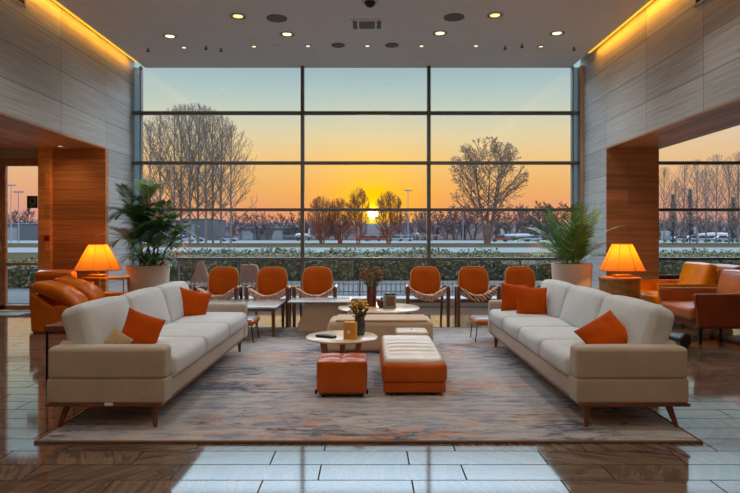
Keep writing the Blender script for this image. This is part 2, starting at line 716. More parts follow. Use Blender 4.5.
M['darkwood'] = wood('dark_chair_wood', S(82, 42, 26), S(138, 74, 46), 'Z', 0.35, 0, 0.2)
M['oak'] = wood('pale_oak', S(198, 172, 138), S(226, 204, 174), 'X', 0.3, 0, 0.3, 5.0)
M['tableleg'] = wood('table_leg_oak', S(140, 94, 56), S(184, 134, 88), 'Z', 0.4)
M['burl'] = plain('burl_wood', S(170, 120, 66), 0.4, var=0.35, nscale=14.0)
M['leather'] = leather('orange_leather', S(186, 84, 2), 0.6, 0.0)
M['leather_gloss'] = leather('glossy_orange_leather', S(186, 84, 0), 0.4, 0.3, 0.16)
M['leather_brown'] = leather('russet_leather', S(132, 56, 26))
M['leather_must'] = leather('mustard_leather', S(236, 148, 6))
M['leather_tan'] = leather('tan_leather', S(178, 100, 48))
M['leather_cognac'] = leather('cognac_leather', S(208, 106, 14), 0.35, 0.5)
M['leather_cream'] = leather('cream_leather', S(218, 204, 188), 0.4, 0.35)
M['piping'] = leather('tan_piping', S(206, 142, 90))
M['greytop'] = plain('pale_grey_top', S(186, 190, 192), 0.22, var=0.06, coat=0.5)
M['black'] = plain('black_plastic', S(26, 26, 28), 0.35, var=0.1)
M['blackmetal'] = plain('black_metal', S(34, 30, 30), 0.4, 0.6, var=0.1)
M['steel'] = plain('brushed_steel', S(190, 186, 180), 0.3, 0.9, var=0.06)
M['brass'] = plain('brass', S(206, 150, 62), 0.3, 0.7, var=0.08)
M['ceramic'] = plain('pale_ceramic', S(212, 190, 172), 0.55, var=0.05)
M['soil'] = plain('potting_soil', S(54, 40, 30), 0.95, var=0.4, nscale=40, bump=0.8)
M['palm'] = plain('palm_leaf', S(74, 122, 54), 0.42, var=0.35, nscale=5)
M['palm_b'] = plain('bright_palm_leaf', S(112, 158, 66), 0.42, var=0.35, nscale=5)
M['cane'] = plain('palm_cane', S(92, 88, 50), 0.6, var=0.25)
M['grille'] = plain('grey_speaker_grille', S(112, 109, 108), 0.7, 0.0, var=0.2, nscale=120)
M['white'] = plain('white_plastic', S(226, 222, 216), 0.5, var=0.03)
M['red'] = plain('red_plastic', S(176, 34, 26), 0.4, var=0.06)
M['yellowbox'] = plain('yellow_wood_box', S(224, 156, 58), 0.4, var=0.1)
M['vase_dark'] = plain('dark_blue_glazed_vase', S(56, 66, 78), 0.2, var=0.2, coat=0.5)
M['vase_red'] = plain('oxblood_glazed_vase', S(104, 32, 26), 0.25, var=0.15, coat=0.5)
M['flower_y'] = plain('yellow_petals', S(236, 186, 46), 0.7, var=0.25, nscale=30)
M['flower_o'] = plain('dried_ochre_petals', S(182, 122, 60), 0.8, var=0.35, nscale=30)
M['leaf'] = plain('flower_leaf', S(96, 100, 50), 0.6, var=0.3, nscale=20)
M['cove'] = emitter('cove_led', (1.0, 0.5, 0.025, 1), 1.5)
M['lampglow'] = emitter('warm_lamp', (1.0, 0.76, 0.46, 1), 2.0)
M['lampglow_amber'] = emitter('amber_lamp', (1.0, 0.62, 0.24, 1), 1.7)
M['bulb'] = emitter('bulb_glow', (1.0, 0.6, 0.2, 1), 12.0)
M['throw_a'] = throw_mat('zigzag_throw', S(138, 86, 66), S(224, 186, 158), 0)
M['throw_b'] = throw_mat('striped_throw', S(104, 60, 42), S(214, 176, 142), 1)
# outside
M['lawn'] = plain('dry_airfield_grass', S(62, 57, 44), 0.95, var=0.25, nscale=0.15, spec=0.0)
M['tarmac'] = plain('pale_tarmac', S(102, 107, 110), 0.9, var=0.06, nscale=0.3, spec=0.0)
M['paving'] = plain('pale_terrace_paving', S(72, 76, 80), 0.8, var=0.08, spec=0.1, nscale=2.0)
M['bark'] = plain('grey_bark', S(92, 84, 78), 0.9, var=0.25, nscale=1.0)
M['bark_b'] = plain('brown_bark', S(88, 70, 60), 0.9, var=0.25, nscale=1.0)
M['twig_sun'] = plain('sun_glow_twigs', S(112, 58, 30), 0.9, var=0.2, nscale=1.0)  # orange glow of the sun put into the twig colour
M['bud'] = plain('brown_buds', S(120, 94, 70), 0.9, var=0.3, nscale=1.0)
M['haze_tree'] = plain('haze_tinted_far_tree', S(72, 54, 58), 0.95, var=0.2, nscale=0.2)  # mauve is distance haze put into the tree colour
M['haze_hill'] = plain('haze_tinted_far_wood', S(58, 50, 54), 0.95, var=0.12, nscale=0.05)  # distance haze put into the base colour
M['conifer'] = plain('dark_conifer', S(62, 72, 74), 0.9, var=0.3, nscale=1.5)
M['hedge'] = plain('hedge_leaf', S(78, 82, 54), 0.7, var=0.5, spec=0.2, nscale=1.7)
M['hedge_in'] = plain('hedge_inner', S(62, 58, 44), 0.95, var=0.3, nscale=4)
M['hangar'] = plain('blue_grey_hangar', S(58, 64, 74), 0.7, var=0.08, nscale=0.1)
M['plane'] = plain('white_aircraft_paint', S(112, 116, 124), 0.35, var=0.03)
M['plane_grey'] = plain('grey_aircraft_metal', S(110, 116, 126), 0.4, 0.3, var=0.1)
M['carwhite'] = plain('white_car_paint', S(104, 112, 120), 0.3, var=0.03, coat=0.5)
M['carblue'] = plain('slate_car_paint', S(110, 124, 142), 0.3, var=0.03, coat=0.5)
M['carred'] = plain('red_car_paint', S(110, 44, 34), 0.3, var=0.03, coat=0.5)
M['carglass'] = plain('dark_car_glass', S(40, 46, 54), 0.1, var=0.05)
M['tyre'] = plain('tyre_rubber', S(28, 28, 30), 0.8, var=0.1)
M['pane_reflection'] = plain('brown_glass_reflection', S(96, 62, 42), 0.9, var=0.12, nscale=3)  # brown of reflections in the glass, built as solid blocks
M['picket'] = plain('pale_picket_paint', S(160, 160, 158), 0.7, var=0.05)
# ------------------------------------------------------------------ the room
XL, XR, CZ, BZ, WY = -4.92, 4.40, 4.93, 3.03, 12.45
NEAR = 11.18        # the plane where both side openings end
b = B(); box(b, (-8.6, -5, -0.12), (10.6, 12.6, 0)); struct('floor', b, M['floor'])
b = B(); box(b, (-4.70, -5, CZ), (4.19, 12.56, CZ + 0.06)); struct('ceiling', b, M['ceil'])
b = B(); box(b, (-8.6, -5, 5.12), (10.6, 12.6, 5.3)); struct('roof_slab', b, M['ceil'])
b = B(); box(b, (-8.6, -5.2, 0), (10.6, -5, 5.12)); struct('wall_back', b, M['backwall'])
# wall with the glazed door: upper band over the opening, pier, solid near end
b = B()
box(b, (XL - 0.45, -5, BZ + 0.03), (XL, NEAR, 5.12))
box(b, (XL - 0.45, NEAR, 0), (XL, WY + 0.1, 5.12))
box(b, (XL - 0.45, -5, 0), (XL, 3.4, BZ + 0.03))
struct('wall_left', b, M['stone'])
b = B()
box(b, (XR, -5, BZ + 0.03), (XR + 1.0, NEAR, 5.12))
box(b, (XR, NEAR, 0), (XR + 0.97, WY + 0.1, 5.12))
box(b, (XR, -5, 0), (XR + 1.0, 3.4, BZ + 0.03))
struct('wall_right', b, M['stone'])
b = B(); box(b, (-8.4, 3.2, BZ), (XL - 0.001, NEAR + 0.4, BZ + 0.028)); struct('ceiling_alcove', b, M['soffit'])
b = B(); box(b, (XR + 0.001, 3.4, BZ), (XR + 1.0, NEAR + 0.0, BZ + 0.028)); struct('ceiling_passage', b, M['soffit'])
b = B(); box(b, (-8.6, 3.2, 0), (-8.4, 12.6, 5.12)); box(b, (-8.4, 3.2, 0), (XL - 0.45, 3.4, 5.12)); struct('wall_alcove', b, M['plaster'])
b = B(); box(b, (10.4, 3.2, 0), (10.6, 12.6, 5.12)); box(b, (XR + 1.0, 3.2, 0), (10.4, 3.4, 5.12)); struct('wall_bay', b, M['plaster'])
b = B(); box(b, (XR + 1.0, 3.4, CZ), (10.4, 12.5, CZ + 0.06)); struct('ceiling_bay', b, M['ceil'])
# timber cladding on the faces of the piers
b = B(); box(b, (-5.902, NEAR - 0.02, 0), (XL + 0.001, NEAR + 0.1, BZ)); box(b, (-5.965, NEAR + 0.1, 0), (-5.37, 12.5, BZ)); struct('wall_wood_cladding', b, M['clad'])
b = B(); box(b, (-6.12, NEAR - 0.12, 0), (-5.904, NEAR + 0.2, BZ + 0.001)); struct('pillar_wood', b, M['clad_lit'])
b = B(); box(b, (XR - 0.001, NEAR - 0.02, 0), (XR + 0.975, NEAR, BZ)); struct('wall_walnut_cladding', b, M['clad_dark'])
# ledge at the foot of the glazing
b = B(); box(b, (XL, 11.9, 0), (XR, 12.4, 0.17), 0.012); struct('trim_ledge', b, M['ledge'])
b = B(); box(b, (XR + 0.98, 12.1, 0), (10.4, 12.4, 0.1), 0.01); struct('trim_bay_ledge', b, M['ledge'])
# glazing
ZR = [0.935, 1.955, 2.925, 3.96]
def glazing(name, x0, x1, mull, stubs, z0=0.1):
    r = frame(name)
    b = B()
    for x in mull:
        hw = 0.012 if x in (-4.75, 4.20) else 0.036
        box(b, (x - hw, 12.40, z0), (x + hw, 12.54, CZ), 0.006)
    for z in ZR:
        box(b, (x0, 12.385, z - 0.03), (x1, 12.53, z + 0.03), 0.006)
    box(b, (x0, 12.40, z0 - 0.1), (x1, 12.54, z0 + 0.03))
    for x in stubs:
        box(b, (x - 0.016, 12.43, z0), (x + 0.016, 12.5, ZR[0]))
    obj('window_frame', b, M['frame'], r)
    b = B(); box(b, (x0, 12.455, z0), (x1, 12.475, CZ)); obj('window_pane', b, M['glass'], r)
    return r
glazing('window_1', -4.92, 4.40, [-4.75, 4.20, -1.40, 1.22], [-3.98, -2.7, -0.21, 2.3, 3.12])
glazing('window_2', 5.40, 10.4, [5.42, 7.95, 10.38], [6.6, 7.27, 8.9])
b = B(); box(b, (-4.915, 12.50, 0.17), (-4.762, 12.55, 4.92)); struct('trim_1', b, M['framelite'])
b = B(); box(b, (4.212, 12.50, 0.17), (4.335, 12.55, 4.92)); struct('trim_2', b, M['framelite'])
b = B(); box(b, (4.335, 12.34, 0.17), (4.40, 12.56, 4.92)); struct('trim_3', b, M['plaster'])
# glazed door in the alcove
DY = 11.2
d = frame('door_1')
b = B()
for x0, x1 in ((-6.94, -6.81), (-8.4, -8.28)):
    box(b, (x0, DY, 0.03), (x1, DY + 0.08, 2.74), 0.005)
box(b, (-8.4, DY, 2.72), (-6.09, DY + 0.08, 2.86), 0.005)
box(b, (-8.4, DY, 0.03), (-6.09, DY + 0.08, 0.12), 0.005)
box(b, (-6.11, DY, 0.1), (-6.09, DY + 0.08, 2.74))
box(b, (-6.81, DY + 0.02, 0.86), (-6.11, DY + 0.06, 0.91))
obj('door_frame', b, M['soffit'], d)
b = B(); box(b, (-8.3, DY + 0.035, 0.1), (-6.10, DY + 0.045, 2.73)); obj('door_pane', b, M['glass'], d)
b = B(); tube(b, [(-6.87, DY - 0.05, 1.12), (-6.87, DY - 0.05, 1.30)], 0.016, 8); tube(b, [(-6.87, DY, 1.21), (-6.87, DY - 0.05, 1.21), (-6.77, DY - 0.05, 1.21)], 0.012, 8)
obj('door_handle', b, M['steel'], d)
b = B(); box(b, (-8.4, DY, 2.86), (-6.09, DY + 0.1, BZ + 0.02)); struct('wall_bulkhead', b, M['plaster'])
b = B(); box(b, (-8.4, 10.55, 0), (-6.2, DY, 0.012)); struct('trim_threshold', b, M['grille'])
# cove lights
for nm, x0, x1, y1 in (('left', -4.765, -4.70, 12.2), ('right', 4.19, 4.255, 11.6)):
    b = B(); box(b, (x0, -4.5, 4.945), (x1, y1, 4.965))
    o = obj('cove_light_strip', b, M['cove'])
    tag(o, 'amber cove light strip along the ceiling edge above the ' + ('glazed door side' if nm == 'left' else 'orange armchairs side'), 'light strip')

    L = bpy.data.lights.new('cove_light', 'AREA'); L.shape = 'RECTANGLE'; L.size = y1 + 4.5; L.size_y = .05; L.energy = 140; L.color = (1, .36, .02)
    o = bpy.data.objects.new('cove_light', L); COL.objects.link(o)
    s_ = -1 if nm == 'left' else 1
    o.location = (s_ * (4.745 if nm == 'left' else 4.245), (y1 - 4.5) / 2, 4.97)
    zz = Vector((-s_ * .7, 0, .714)); xx = Vector((0, 1, 0)); yy = zz.cross(xx)
    o.rotation_euler = Matrix((xx, yy, zz)).transposed().to_euler()
# wall vents high on the cladding
for x, lab, y0, y1, z0, z1 in ((XL, 'dark slotted air vent in the stone wall above the glazed door alcove', 7.5, 8.55, 4.66, 4.86),
                               (XR, 'dark slotted air vent in the stone wall above the orange armchairs', 7.3, 8.1, 4.50, 4.70)):
    s = 1 if x < 0 else -1
    r = thing('wall_vent', lab, 'air vent', (x, (y0 + y1) / 2, (z0 + z1) / 2))
    hy, hz = (y1 - y0) / 2, (z1 - z0) / 2
    b = B()
    for lo, hi in (((-hy, hz - .03), (hy, hz)), ((-hy, -hz), (hy, -hz + .03)), ((-hy, -hz), (-hy + .03, hz)), ((hy - .03, -hz), (hy, hz))):
        box(b, (min(0, s * .02), lo[0], lo[1]), (max(0, s * .02), hi[0], hi[1]))
    obj('vent_frame', b, M['stone'], r)
    b = B(); box(b, (min(0, s * .004), -hy + .02, -hz + .02), (max(0, s * .004), hy - .02, hz - .02)); obj('vent_opening', b, M['black'], r)
    b = B()
    for k in range(5):
        zz = -hz + .05 + k * (2 * hz - .1) / 4
        box(b, (min(0, s * .014), -hy + .03, zz - .006), (max(0, s * .014), hy - .03, zz + .006))
    obj('vent_slats', b, M['blackmetal'], r)

# ------------------------------------------------------------------ ceiling fittings
def ceil_pt(px, py):
    d = (CZ - CAMZ) * FPX / (HY - py)
    return Vector(((px - CX) * d / FPX, d, CZ))
def downlight(loc, label, R=0.13, group=None, glow='lampglow', energy=0):
    r = thing('recessed_downlight', label, 'ceiling light', loc, 0, group)
    b = B(); lathe(b, [(R, 0.0), (R, -0.014), (R * .84, -0.018), (R * .80, -0.004), (R * .8, 0.0)], 28, closed=True); obj('trim_ring', b, M['steel'], r)
    b = B(); lathe(b, [(0.001, -0.004), (R * .80, -0.004)], 28); obj('reflector', b, M['blackmetal'], r)
    b = B(); lathe(b, [(0.0001, -0.012), (R * .5, -0.011), (R * .6, -0.006)], 24); obj('lamp', b, M[glow], r)
    return r
def lamp_light(loc, energy, col=(1, .92, .82), blend=0.9, angle=150, rad=0.16):
    L = bpy.data.lights.new('downlight_beam', 'SPOT')
    L.energy = energy; L.color = col; L.spot_size = math.radians(angle); L.spot_blend = blend; L.shadow_soft_size = rad
    o = bpy.data.objects.new('downlight_beam', L); COL.objects.link(o)
    o.location = (loc[0], loc[1], loc[2] - 0.05 - 0.02)
    return o
E_BIG, E_SMALL = 58, 8
big = [((170, 36), 'lampglow', 'large recessed downlight in the ceiling nearest the stone wall on the tall palm side'),
       ((287, 34), 'lampglow', 'large recessed downlight beside the round grille, on the tall palm side of the air vent'),
       ((440, 33), 'lampglow', 'large recessed downlight on the bushy palm side of the square air vent'),
       ((557, 33), 'lampglow', 'large recessed downlight nearest the stone wall on the bushy palm side'),
       ((238, 16), 'lampglow_amber', 'amber recessed downlight next to the upper round grille, tall palm side'),
       ((495, 15), 'lampglow_amber', 'amber recessed downlight next to the upper round grille, bushy palm side')]
for (p, g, lab) in big:
    q = ceil_pt(*p); downlight(q, lab, 0.135, None, g); lamp_light(q, E_BIG)
small_lab = ['nearest the tall palm wall', 'second from the tall palm wall', 'third from the tall palm wall', 'under the square air vent',
             'third from the bushy palm wall', 'second from the bushy palm wall', 'nearest the bushy palm wall']
for i, (px, py) in enumerate([(184, 47), (254, 46), (308, 45.5), (367.5, 45.5), (421.5, 45.5), (476, 45.5), (541, 46)]):
    q = ceil_pt(px, py); downlight(q, 'small round spotlight in the row along the glazing, ' + small_lab[i], 0.062); lamp_light(q, E_SMALL, rad=.05, angle=120)
proto = None  # unseen rows, added to light the lounge
for y in (7.5, 4.6, 1.7, -1.2, -3.6):
    for x in (-3.5, -1.3, 1.2, 3.25):
        if proto is None:
            proto = downlight((x, y, CZ), 'unseen large recessed downlight in the rows added further into the lounge', 0.135, 'unseen downlights added further into the lounge')
        else:
            dup(proto, (x, y, CZ))
        lamp_light((x, y, CZ), E_BIG * (1.3 if y > 4 else 0.9), (1, .95, .89) if y > 4 else (1, .80, .60), angle=125 if y > 4 else 150)
# discs
for px, py, lab in ((277, 18, 'perforated round ceiling speaker beside the amber downlight, tall palm side'), (454, 17, 'perforated round ceiling speaker beside the amber downlight, bushy palm side'),
                    (338, 45, 'flat round ceiling speaker just before the glazing, tall palm side of the middle spotlight'), (392, 45, 'flat round ceiling speaker just before the glazing, bushy palm side of the middle spotlight')):
    q = ceil_pt(px, py)
    r = thing('ceiling_speaker', lab, 'ceiling speaker', q)
    R = 0.165 if py < 30 else 0.125
    b = B(); lathe(b, [(R, 0), (R, -0.012), (R * .94, -0.014), (R * .94, 0)], 30, closed=True); obj('rim', b, M['grille'], r)
    b = B(); lathe(b, [(0.0001, -0.014), (R * .6, -0.012), (R * .95, -0.006)], 30); obj('grille', b, M['grille'], r)
for px, py, lab in ((278, 46, 'small flat round smoke detector between spotlights, tall palm side'), (452, 46, 'small flat round smoke detector between spotlights, bushy palm side')):
    r = thing('smoke_detector', lab, 'smoke detector', ceil_pt(px, py))
    b = B(); lathe(b, [(0.11, 0), (0.11, -0.008), (0.06, -0.014), (0.0001, -0.014)], 24); obj('base_plate', b, M['ceil'], r)
    b = B(); lathe(b, [(0.035, -0.012), (0.03, -0.035), (0.0001, -0.038)], 16); obj('sensor', b, M['white'], r)
for px, py, lab in ((148, 50, 'fire sprinkler nearest the tall palm wall'), (206, 48, 'fire sprinkler first past the small spotlight, tall palm side'), (221, 50, 'fire sprinkler second past the small spotlight, tall palm side'),
                    (505, 48, 'fire sprinkler second from the end spotlight, bushy palm side'), (522, 46, 'fire sprinkler beside the end spotlight, bushy palm side'), (574, 49, 'fire sprinkler nearest the bushy palm wall')):
    r = thing('fire_sprinkler', lab + ', hanging from the ceiling', 'sprinkler', ceil_pt(px, py - 2) + Vector((0, 0, .012)))
    b = B(); lathe(b, [(0.045, 0), (0.045, -0.006), (0.012, -0.012), (0.012, -0.07), (0.0001, -0.07)], 14); obj('pipe', b, M['blackmetal'], r)
    b = B(); lathe(b, [(0.0001, -0.068), (0.035, -0.07), (0.035, -0.078), (0.0001, -0.08)], 14); obj('deflector', b, M['blackmetal'], r)
r = thing('ceiling_air_vent', 'square ceiling air vent with side slots over the middle of the lounge', 'air vent', ceil_pt(367, 24))
b = B()
prism(b, [(-.27, -.20), (.27, -.20), (.27, -.24), (-.27, -.24)], -0.02, 0, 'Z')
box(b, (-.27, .2, -.02), (.27, .24, 0)); box(b, (-.27, -.2, -.02), (-.235, .2, 0)); box(b, (.235, -.2, -.02), (.27, .2, 0))
box(b, (-.16, -.2, -.018), (.16, .2, -.01)); obj('vent_frame', b, M['white'], r)
b = B()
for s in (-1, 1):
    box(b, (s * .2 - .035, -.2, -.006), (s * .2 + .035, .2, -.002))
box(b, (-.13, -.17, -.021), (.13, .17, -.018)); obj('vent_slots', b, M['grille'], r)
r = thing('security_camera', 'dome security camera on the ceiling over the middle of the lounge', 'camera', ceil_pt(370, 1) + Vector((0, 0, .012)))
b = B(); lathe(b, [(0.12, 0), (0.12, -0.03), (0.085, -0.035), (0.085, 0)], 24, closed=True); obj('housing', b, M['steel'], r)
b = B(); lathe(b, [(0.085, -0.03), (0.075, -0.07), (0.04, -0.1), (0.0001, -0.11)], 24); obj('dome', b, M['black'], r)
q = Vector((-6.0, 9.5, BZ))
downlight(q, 'small recessed downlight in the wooden alcove ceiling near the glazed door', 0.07); lamp_light(q, 16, (1, .68, .36))
downlight(Vector((-5.55, 10.75, BZ)), 'small recessed downlight in the alcove ceiling washing the wood cladding', 0.07); lamp_light((-5.55, 10.75, BZ), 12, (1, .66, .32))

# sign and alarm by the door
r = thing('hanging_sign', 'small dark green square sign with a pale swirl on the door glass', 'sign', at(32.5, 202, DY + 0.03))
b = B(); box(b, (-.1, -.012, -.115), (.1, 0, .115), .004); obj('sign_board', b, plain('dark_green_sign', S(52, 66, 56), .5, var=.1), r)
b = B()
pts = [(0.055 * math.cos(a) + .01, -.016, 0.05 * math.sin(a) + .02) for a in [0.6 + k * 0.36 for k in range(13)]]
tube(b, pts, [.013 - .0006 * k for k in range(13)], 6)
tube(b, [(.06, -.016, .03), (.04, -.016, -.04), (-.02, -.016, -.075)], [.012, .011, .005], 6)
obj('swirl_mark', b, plain('sage_mark', S(128, 142, 118), .6, var=.05), r)
r = thing('fire_alarm_button', 'small red fire alarm box on the orange wood pillar by the door', 'fire alarm', at(47.3, 238.3, NEAR - 0.12))
b = B(); box(b, (-.05, -.035, -.055), (.05, 0, .055), .008); obj('housing', b, M['red'], r)
b = B(); box(b, (-.028, -.039, -.025), (.028, -.034, .025), .003); obj('press_plate', b, plain('dark_red_plate', S(130, 20, 18), .4, var=.05), r)
# ------------------------------------------------------------------ rug
b = B(); box(b, (-2.27, 4.09, 0.0), (2.25, 9.15, 0.014), 0.006)
r = thing('area_rug', 'large streaked blue grey and rust rug under both pale sofas', 'rug', (0, 0, 0))
obj('rug_pile', b, M['rug'], r)
b = B()
for lo, hi in (((-2.285, 4.072), (2.265, 4.094)), ((-2.285, 9.146), (2.265, 9.168)), ((-2.285, 4.094), (-2.266, 9.146)), ((2.246, 4.094), (2.265, 9.146))):
    box(b, (lo[0], lo[1], 0), (hi[0], hi[1], .018), .006)
obj('rug_binding', b, plain('brown_rug_binding', S(112, 84, 66), .9, var=.1), r)
RZ = 0.014

# ------------------------------------------------------------------ sofas
def sofa(s, y0, y1, xin, xout, nseat, label, seat_x):
    root = thing('sofa', label, 'sofa', (s * (xin + xout) / 2, (y0 + y1) / 2, 0.0))
    ox, oy = s * (xin + xout) / 2, (y0 + y1) / 2
    def X(a, b_):                       # world |x| range to local
        p, q = s * a - ox, s * b_ - ox
        return min(p, q), max(p, q)
    ya, yb = y0 - oy, y1 - oy
    arm = 0.17
    z0 = 0.2
    x0, x1 = X(xin + 0.01, xout - 0.02)
    b = B(); box(b, (x0, ya + arm - .01, z0), (x1, yb - arm + .01, 0.345), 0.02); obj('base', b, M['linen'], root)
    x0, x1 = X(xin + 0.02, xout + 0.008)
    b = B(); box(b, (x0, ya - .008, 0.176), (x1, yb + .008, z0), 0.006); obj('plinth_rail', b, M['walnut_x'], root)
    for k, (p, q) in enumerate(((ya, ya + arm), (yb - arm, yb))):
        b = B(); x0, x1 = X(xin, xout)
        rbox(b, ((x0 + x1) / 2, (p + q) / 2, (0.368 + 0.602) / 2), ((x1 - x0) / 2, arm / 2, (0.602 - 0.368) / 2), 0.034, 4, 5, puff=(0, 0.004, 0.004))
        a = obj('arm', b, M['linen'], root)
        b = B(); rbox(b, ((x0 + x1) / 2, (p + q) / 2, (z0 + 0.372) / 2), ((x1 - x0) / 2, arm / 2 - .0005, (0.372 - z0) / 2), 0.012, 3, 2)
        obj('arm_panel', b, M['linen'], a)
    if s < 0:
        b = B(); xa = s * (xin + .25) - ox
        box(b, (xa - .18, ya - .014, .186), (xa - .12, ya - .002, .206)); obj('care_tag', b, M['white'], root)
    b = B(); x0, x1 = X(xout - 0.12, xout)
    box(b, (x0, ya + arm - .01, .3), (x1, yb - arm + .01, .62), .03); obj('back_frame', b, M['linen'], root)
    L = (yb - ya - 2 * arm)
    for k in range(nseat):
        c = ya + arm + L * (k + .5) / nseat
        b = B(); x0, x1 = X(seat_x, xout - 0.13)
        rbox(b, ((x0 + x1) / 2, c, .425), ((x1 - x0) / 2, L / nseat / 2 - .003, .085), .05, 6, 4, puff=(.02, 0, .02))
        obj('seat_cushion', b, M['linen_lite'], root)
    for k in range(3):
        c = ya + arm + L * (k + .5) / 3
        b = B()
        rr = random.Random(k + (5 if s > 0 else 1))
        T = Matrix.Translation((s * (xout - .2) - ox, c, .46)) @ Matrix.Rotation(s * math.radians(17), 4, 'Y') @ Matrix.Rotation(rr.uniform(-.008, .008), 4, 'X')
        def slump(p):
            w_ = .006 * noise.noise(Vector((p.y * 5 + k * 7, p.z * 6, s)))
            return p + Vector((w_, 0, (-0.012 * (abs(p.y) / .45) ** 4) if p.z > 0 else 0))
        rbox(b, (0, 0, .215), (.095, L / 6 - .002, .215), .058, 9, 5, puff=(.04, 0, .014), M=T, fn=slump)
        obj('back_cushion', b, M['linen_lite'], root)
    # legs: inner ones upright, outer ones splayed
    for yy in (ya + .05, yb - .07):
        xi = s * (xin + .09) - ox
        b = B(); tube(b, [(xi, yy, .18), (xi - s * .004, yy, RZ)], [.026, .015], 12); obj('leg', b, M['walnut'], root)
        xo = s * (xout - .13) - ox
        b = B(); tube(b, [(xo, yy, .18), (xo + s * .065, yy, RZ)], [.026, .015], 12); obj('leg', b, M['walnut'], root)
    return root
sofa(-1, 4.34, 7.30, 1.485, 2.34, 3, 'long pale linen sofa with three seat cushions and a tag on its plinth', 1.465)
sofa(1, 4.34, 7.62, 1.495, 2.31, 4, 'long pale linen sofa with four seat cushions and no tag on its plinth', 1.48)

def pillow(name, label, loc, size, th, rot, mat, seed=0):
    """square throw pillow standing on its lower edge in local xz before rotation"""
    b = B(); rr = random.Random(seed); n = 22
    vv = {}
    for side in (1, -1):
        for i in range(n + 1):
            for j in range(n + 1):
                u, v = -1 + 2 * i / n, -1 + 2 * j / n
                edge = i in (0, n) or j in (0, n)
                if edge and side < 0:
                    vv[(side, i, j)] = vv[(1, i, j)]; continue
                h = th * (max(0, 1 - abs(u) ** 2.6) * max(0, 1 - abs(v) ** 2.6)) ** .55
                wr = noise.noise(Vector((u * 2.2 + seed * 3.1, v * 2.2, side * 2.0))) * .12 + noise.noise(Vector((u * 6, v * 3 + seed, side))) * .05
                h *= 1 + wr
                x = size * u * (1 - .075 * (1 - v * v)); z = size * v * (1 - .075 * (1 - u * u))
                vv[(side, i, j)] = b.verts.new((x, side * h, z))
        for i in range(n):
            for j in range(n):
                q = [vv[(side, i, j)], vv[(side, i + 1, j)], vv[(side, i + 1, j + 1)], vv[(side, i, j + 1)]]
                b.faces.new(q if side < 0 else q[::-1]).smooth = True
    o = obj(name, b, mat, sharp=0)
    for p in o.data.polygons: p.use_smooth = True
    o.location = loc; o.rotation_euler = rot
    return tag(o, label, 'pillow')
R = math.radians
def face(tilt, roll, yaw):
    """pillow leaning back by tilt, rolled in its own plane, turned about z by yaw (0: faces the near end)"""
    return (Matrix.Rotation(R(yaw), 3, 'Z') @ Matrix.Rotation(R(-tilt), 3, 'X') @ Matrix.Rotation(R(roll), 3, 'Y')).to_euler()
pillow('throw_pillow', 'orange pillow against the back of the tagged sofa beside the small beige pillow', (-1.875, 4.92, .622), .16, .085, face(14, 24, 38), M['orange'], 1)
pillow('throw_pillow', 'small beige pillow behind the arm of the tagged sofa', (-1.985, 4.70, .575), .09, .05, face(14, 38, 20), M['beige'], 2)
pillow('throw_pillow', 'orange pillow leaning on the far arm of the tagged sofa', (-1.99, 6.72, .63), .18, .085, face(14, 14, 22), M['orange'], 3)
pillow('throw_pillow', 'front orange pillow of the pair at the far end of the four-cushion sofa', (1.86, 6.90, .655), .175, .085, face(14, 2, -8), M['orange'], 4)
pillow('throw_pillow', 'rear orange pillow of the pair, half hidden at the far arm of the four-cushion sofa', (1.74, 7.22, .66), .175, .065, face(12, 6, 10), M['orange'], 5)
pillow('throw_pillow', 'slumped orange pillow behind the near arm of the four-cushion sofa', (1.91, 4.86, .60), .18, .09, face(38, -40, -26), M['orange'], 6)

# ------------------------------------------------------------------ ottomans and tables in the middle
def tufted(b, c, h, r, nx, ny, depth):
    def fn(p):
        if p.z > h[2] * .4:
            u, v = (p.x / h[0] + 1) / 2 * nx, (p.y / h[1] + 1) / 2 * ny
            cx_ = abs(math.sin(PI * u)) ** .5 if nx > 1 else 1
            cy_ = abs(math.sin(PI * v)) ** .5 if ny > 1 else 1
            e = min(1, (1 - abs(p.x) / h[0]) * 6) * min(1, (1 - abs(p.y) / h[1]) * 8)
            p = p + Vector((0, 0, depth * (.55 * cy_ + .45 * cx_ - 1) * max(0, e)))
        return p
    rbox(b, c, h, r, (18, 40 if ny > 3 else 18, 3), 4, puff=(.008, .008, .012), fn=fn)

r = thing('cube_pouf', 'orange leather cube pouf with tufted top on black casters', 'pouf', (-.245, 5.36, RZ))
b = B(); tufted(b, (0, 0, .18), (.215, .2, .145), .026, 2, 2, .04); obj('cushion', b, M['leather_gloss'], r)
b = B(); box(b, (-.19, -.175, .025), (.19, .175, .05)); obj('base', b, M['black'], r)
for sx in (-1, 1):
    for sy in (-1, 1):
        b = B(); lathe(b, [(0.0001, -.012), (.02, -.012), (.02, .012), (.0001, .012)], 14, M=Matrix.Translation((sx * .165, sy * .15, .02)) @ Matrix.Rotation(PI / 2, 4, 'Y'))
        obj('caster', b, M['blackmetal'], r)
for sx in (-1, 1):
    b = B(); box(b, (sx * .222 - .008, -.19, .03), (sx * .222 + .008, -.15, .07), .004); obj('side_bracket', b, M['blackmetal'], r)

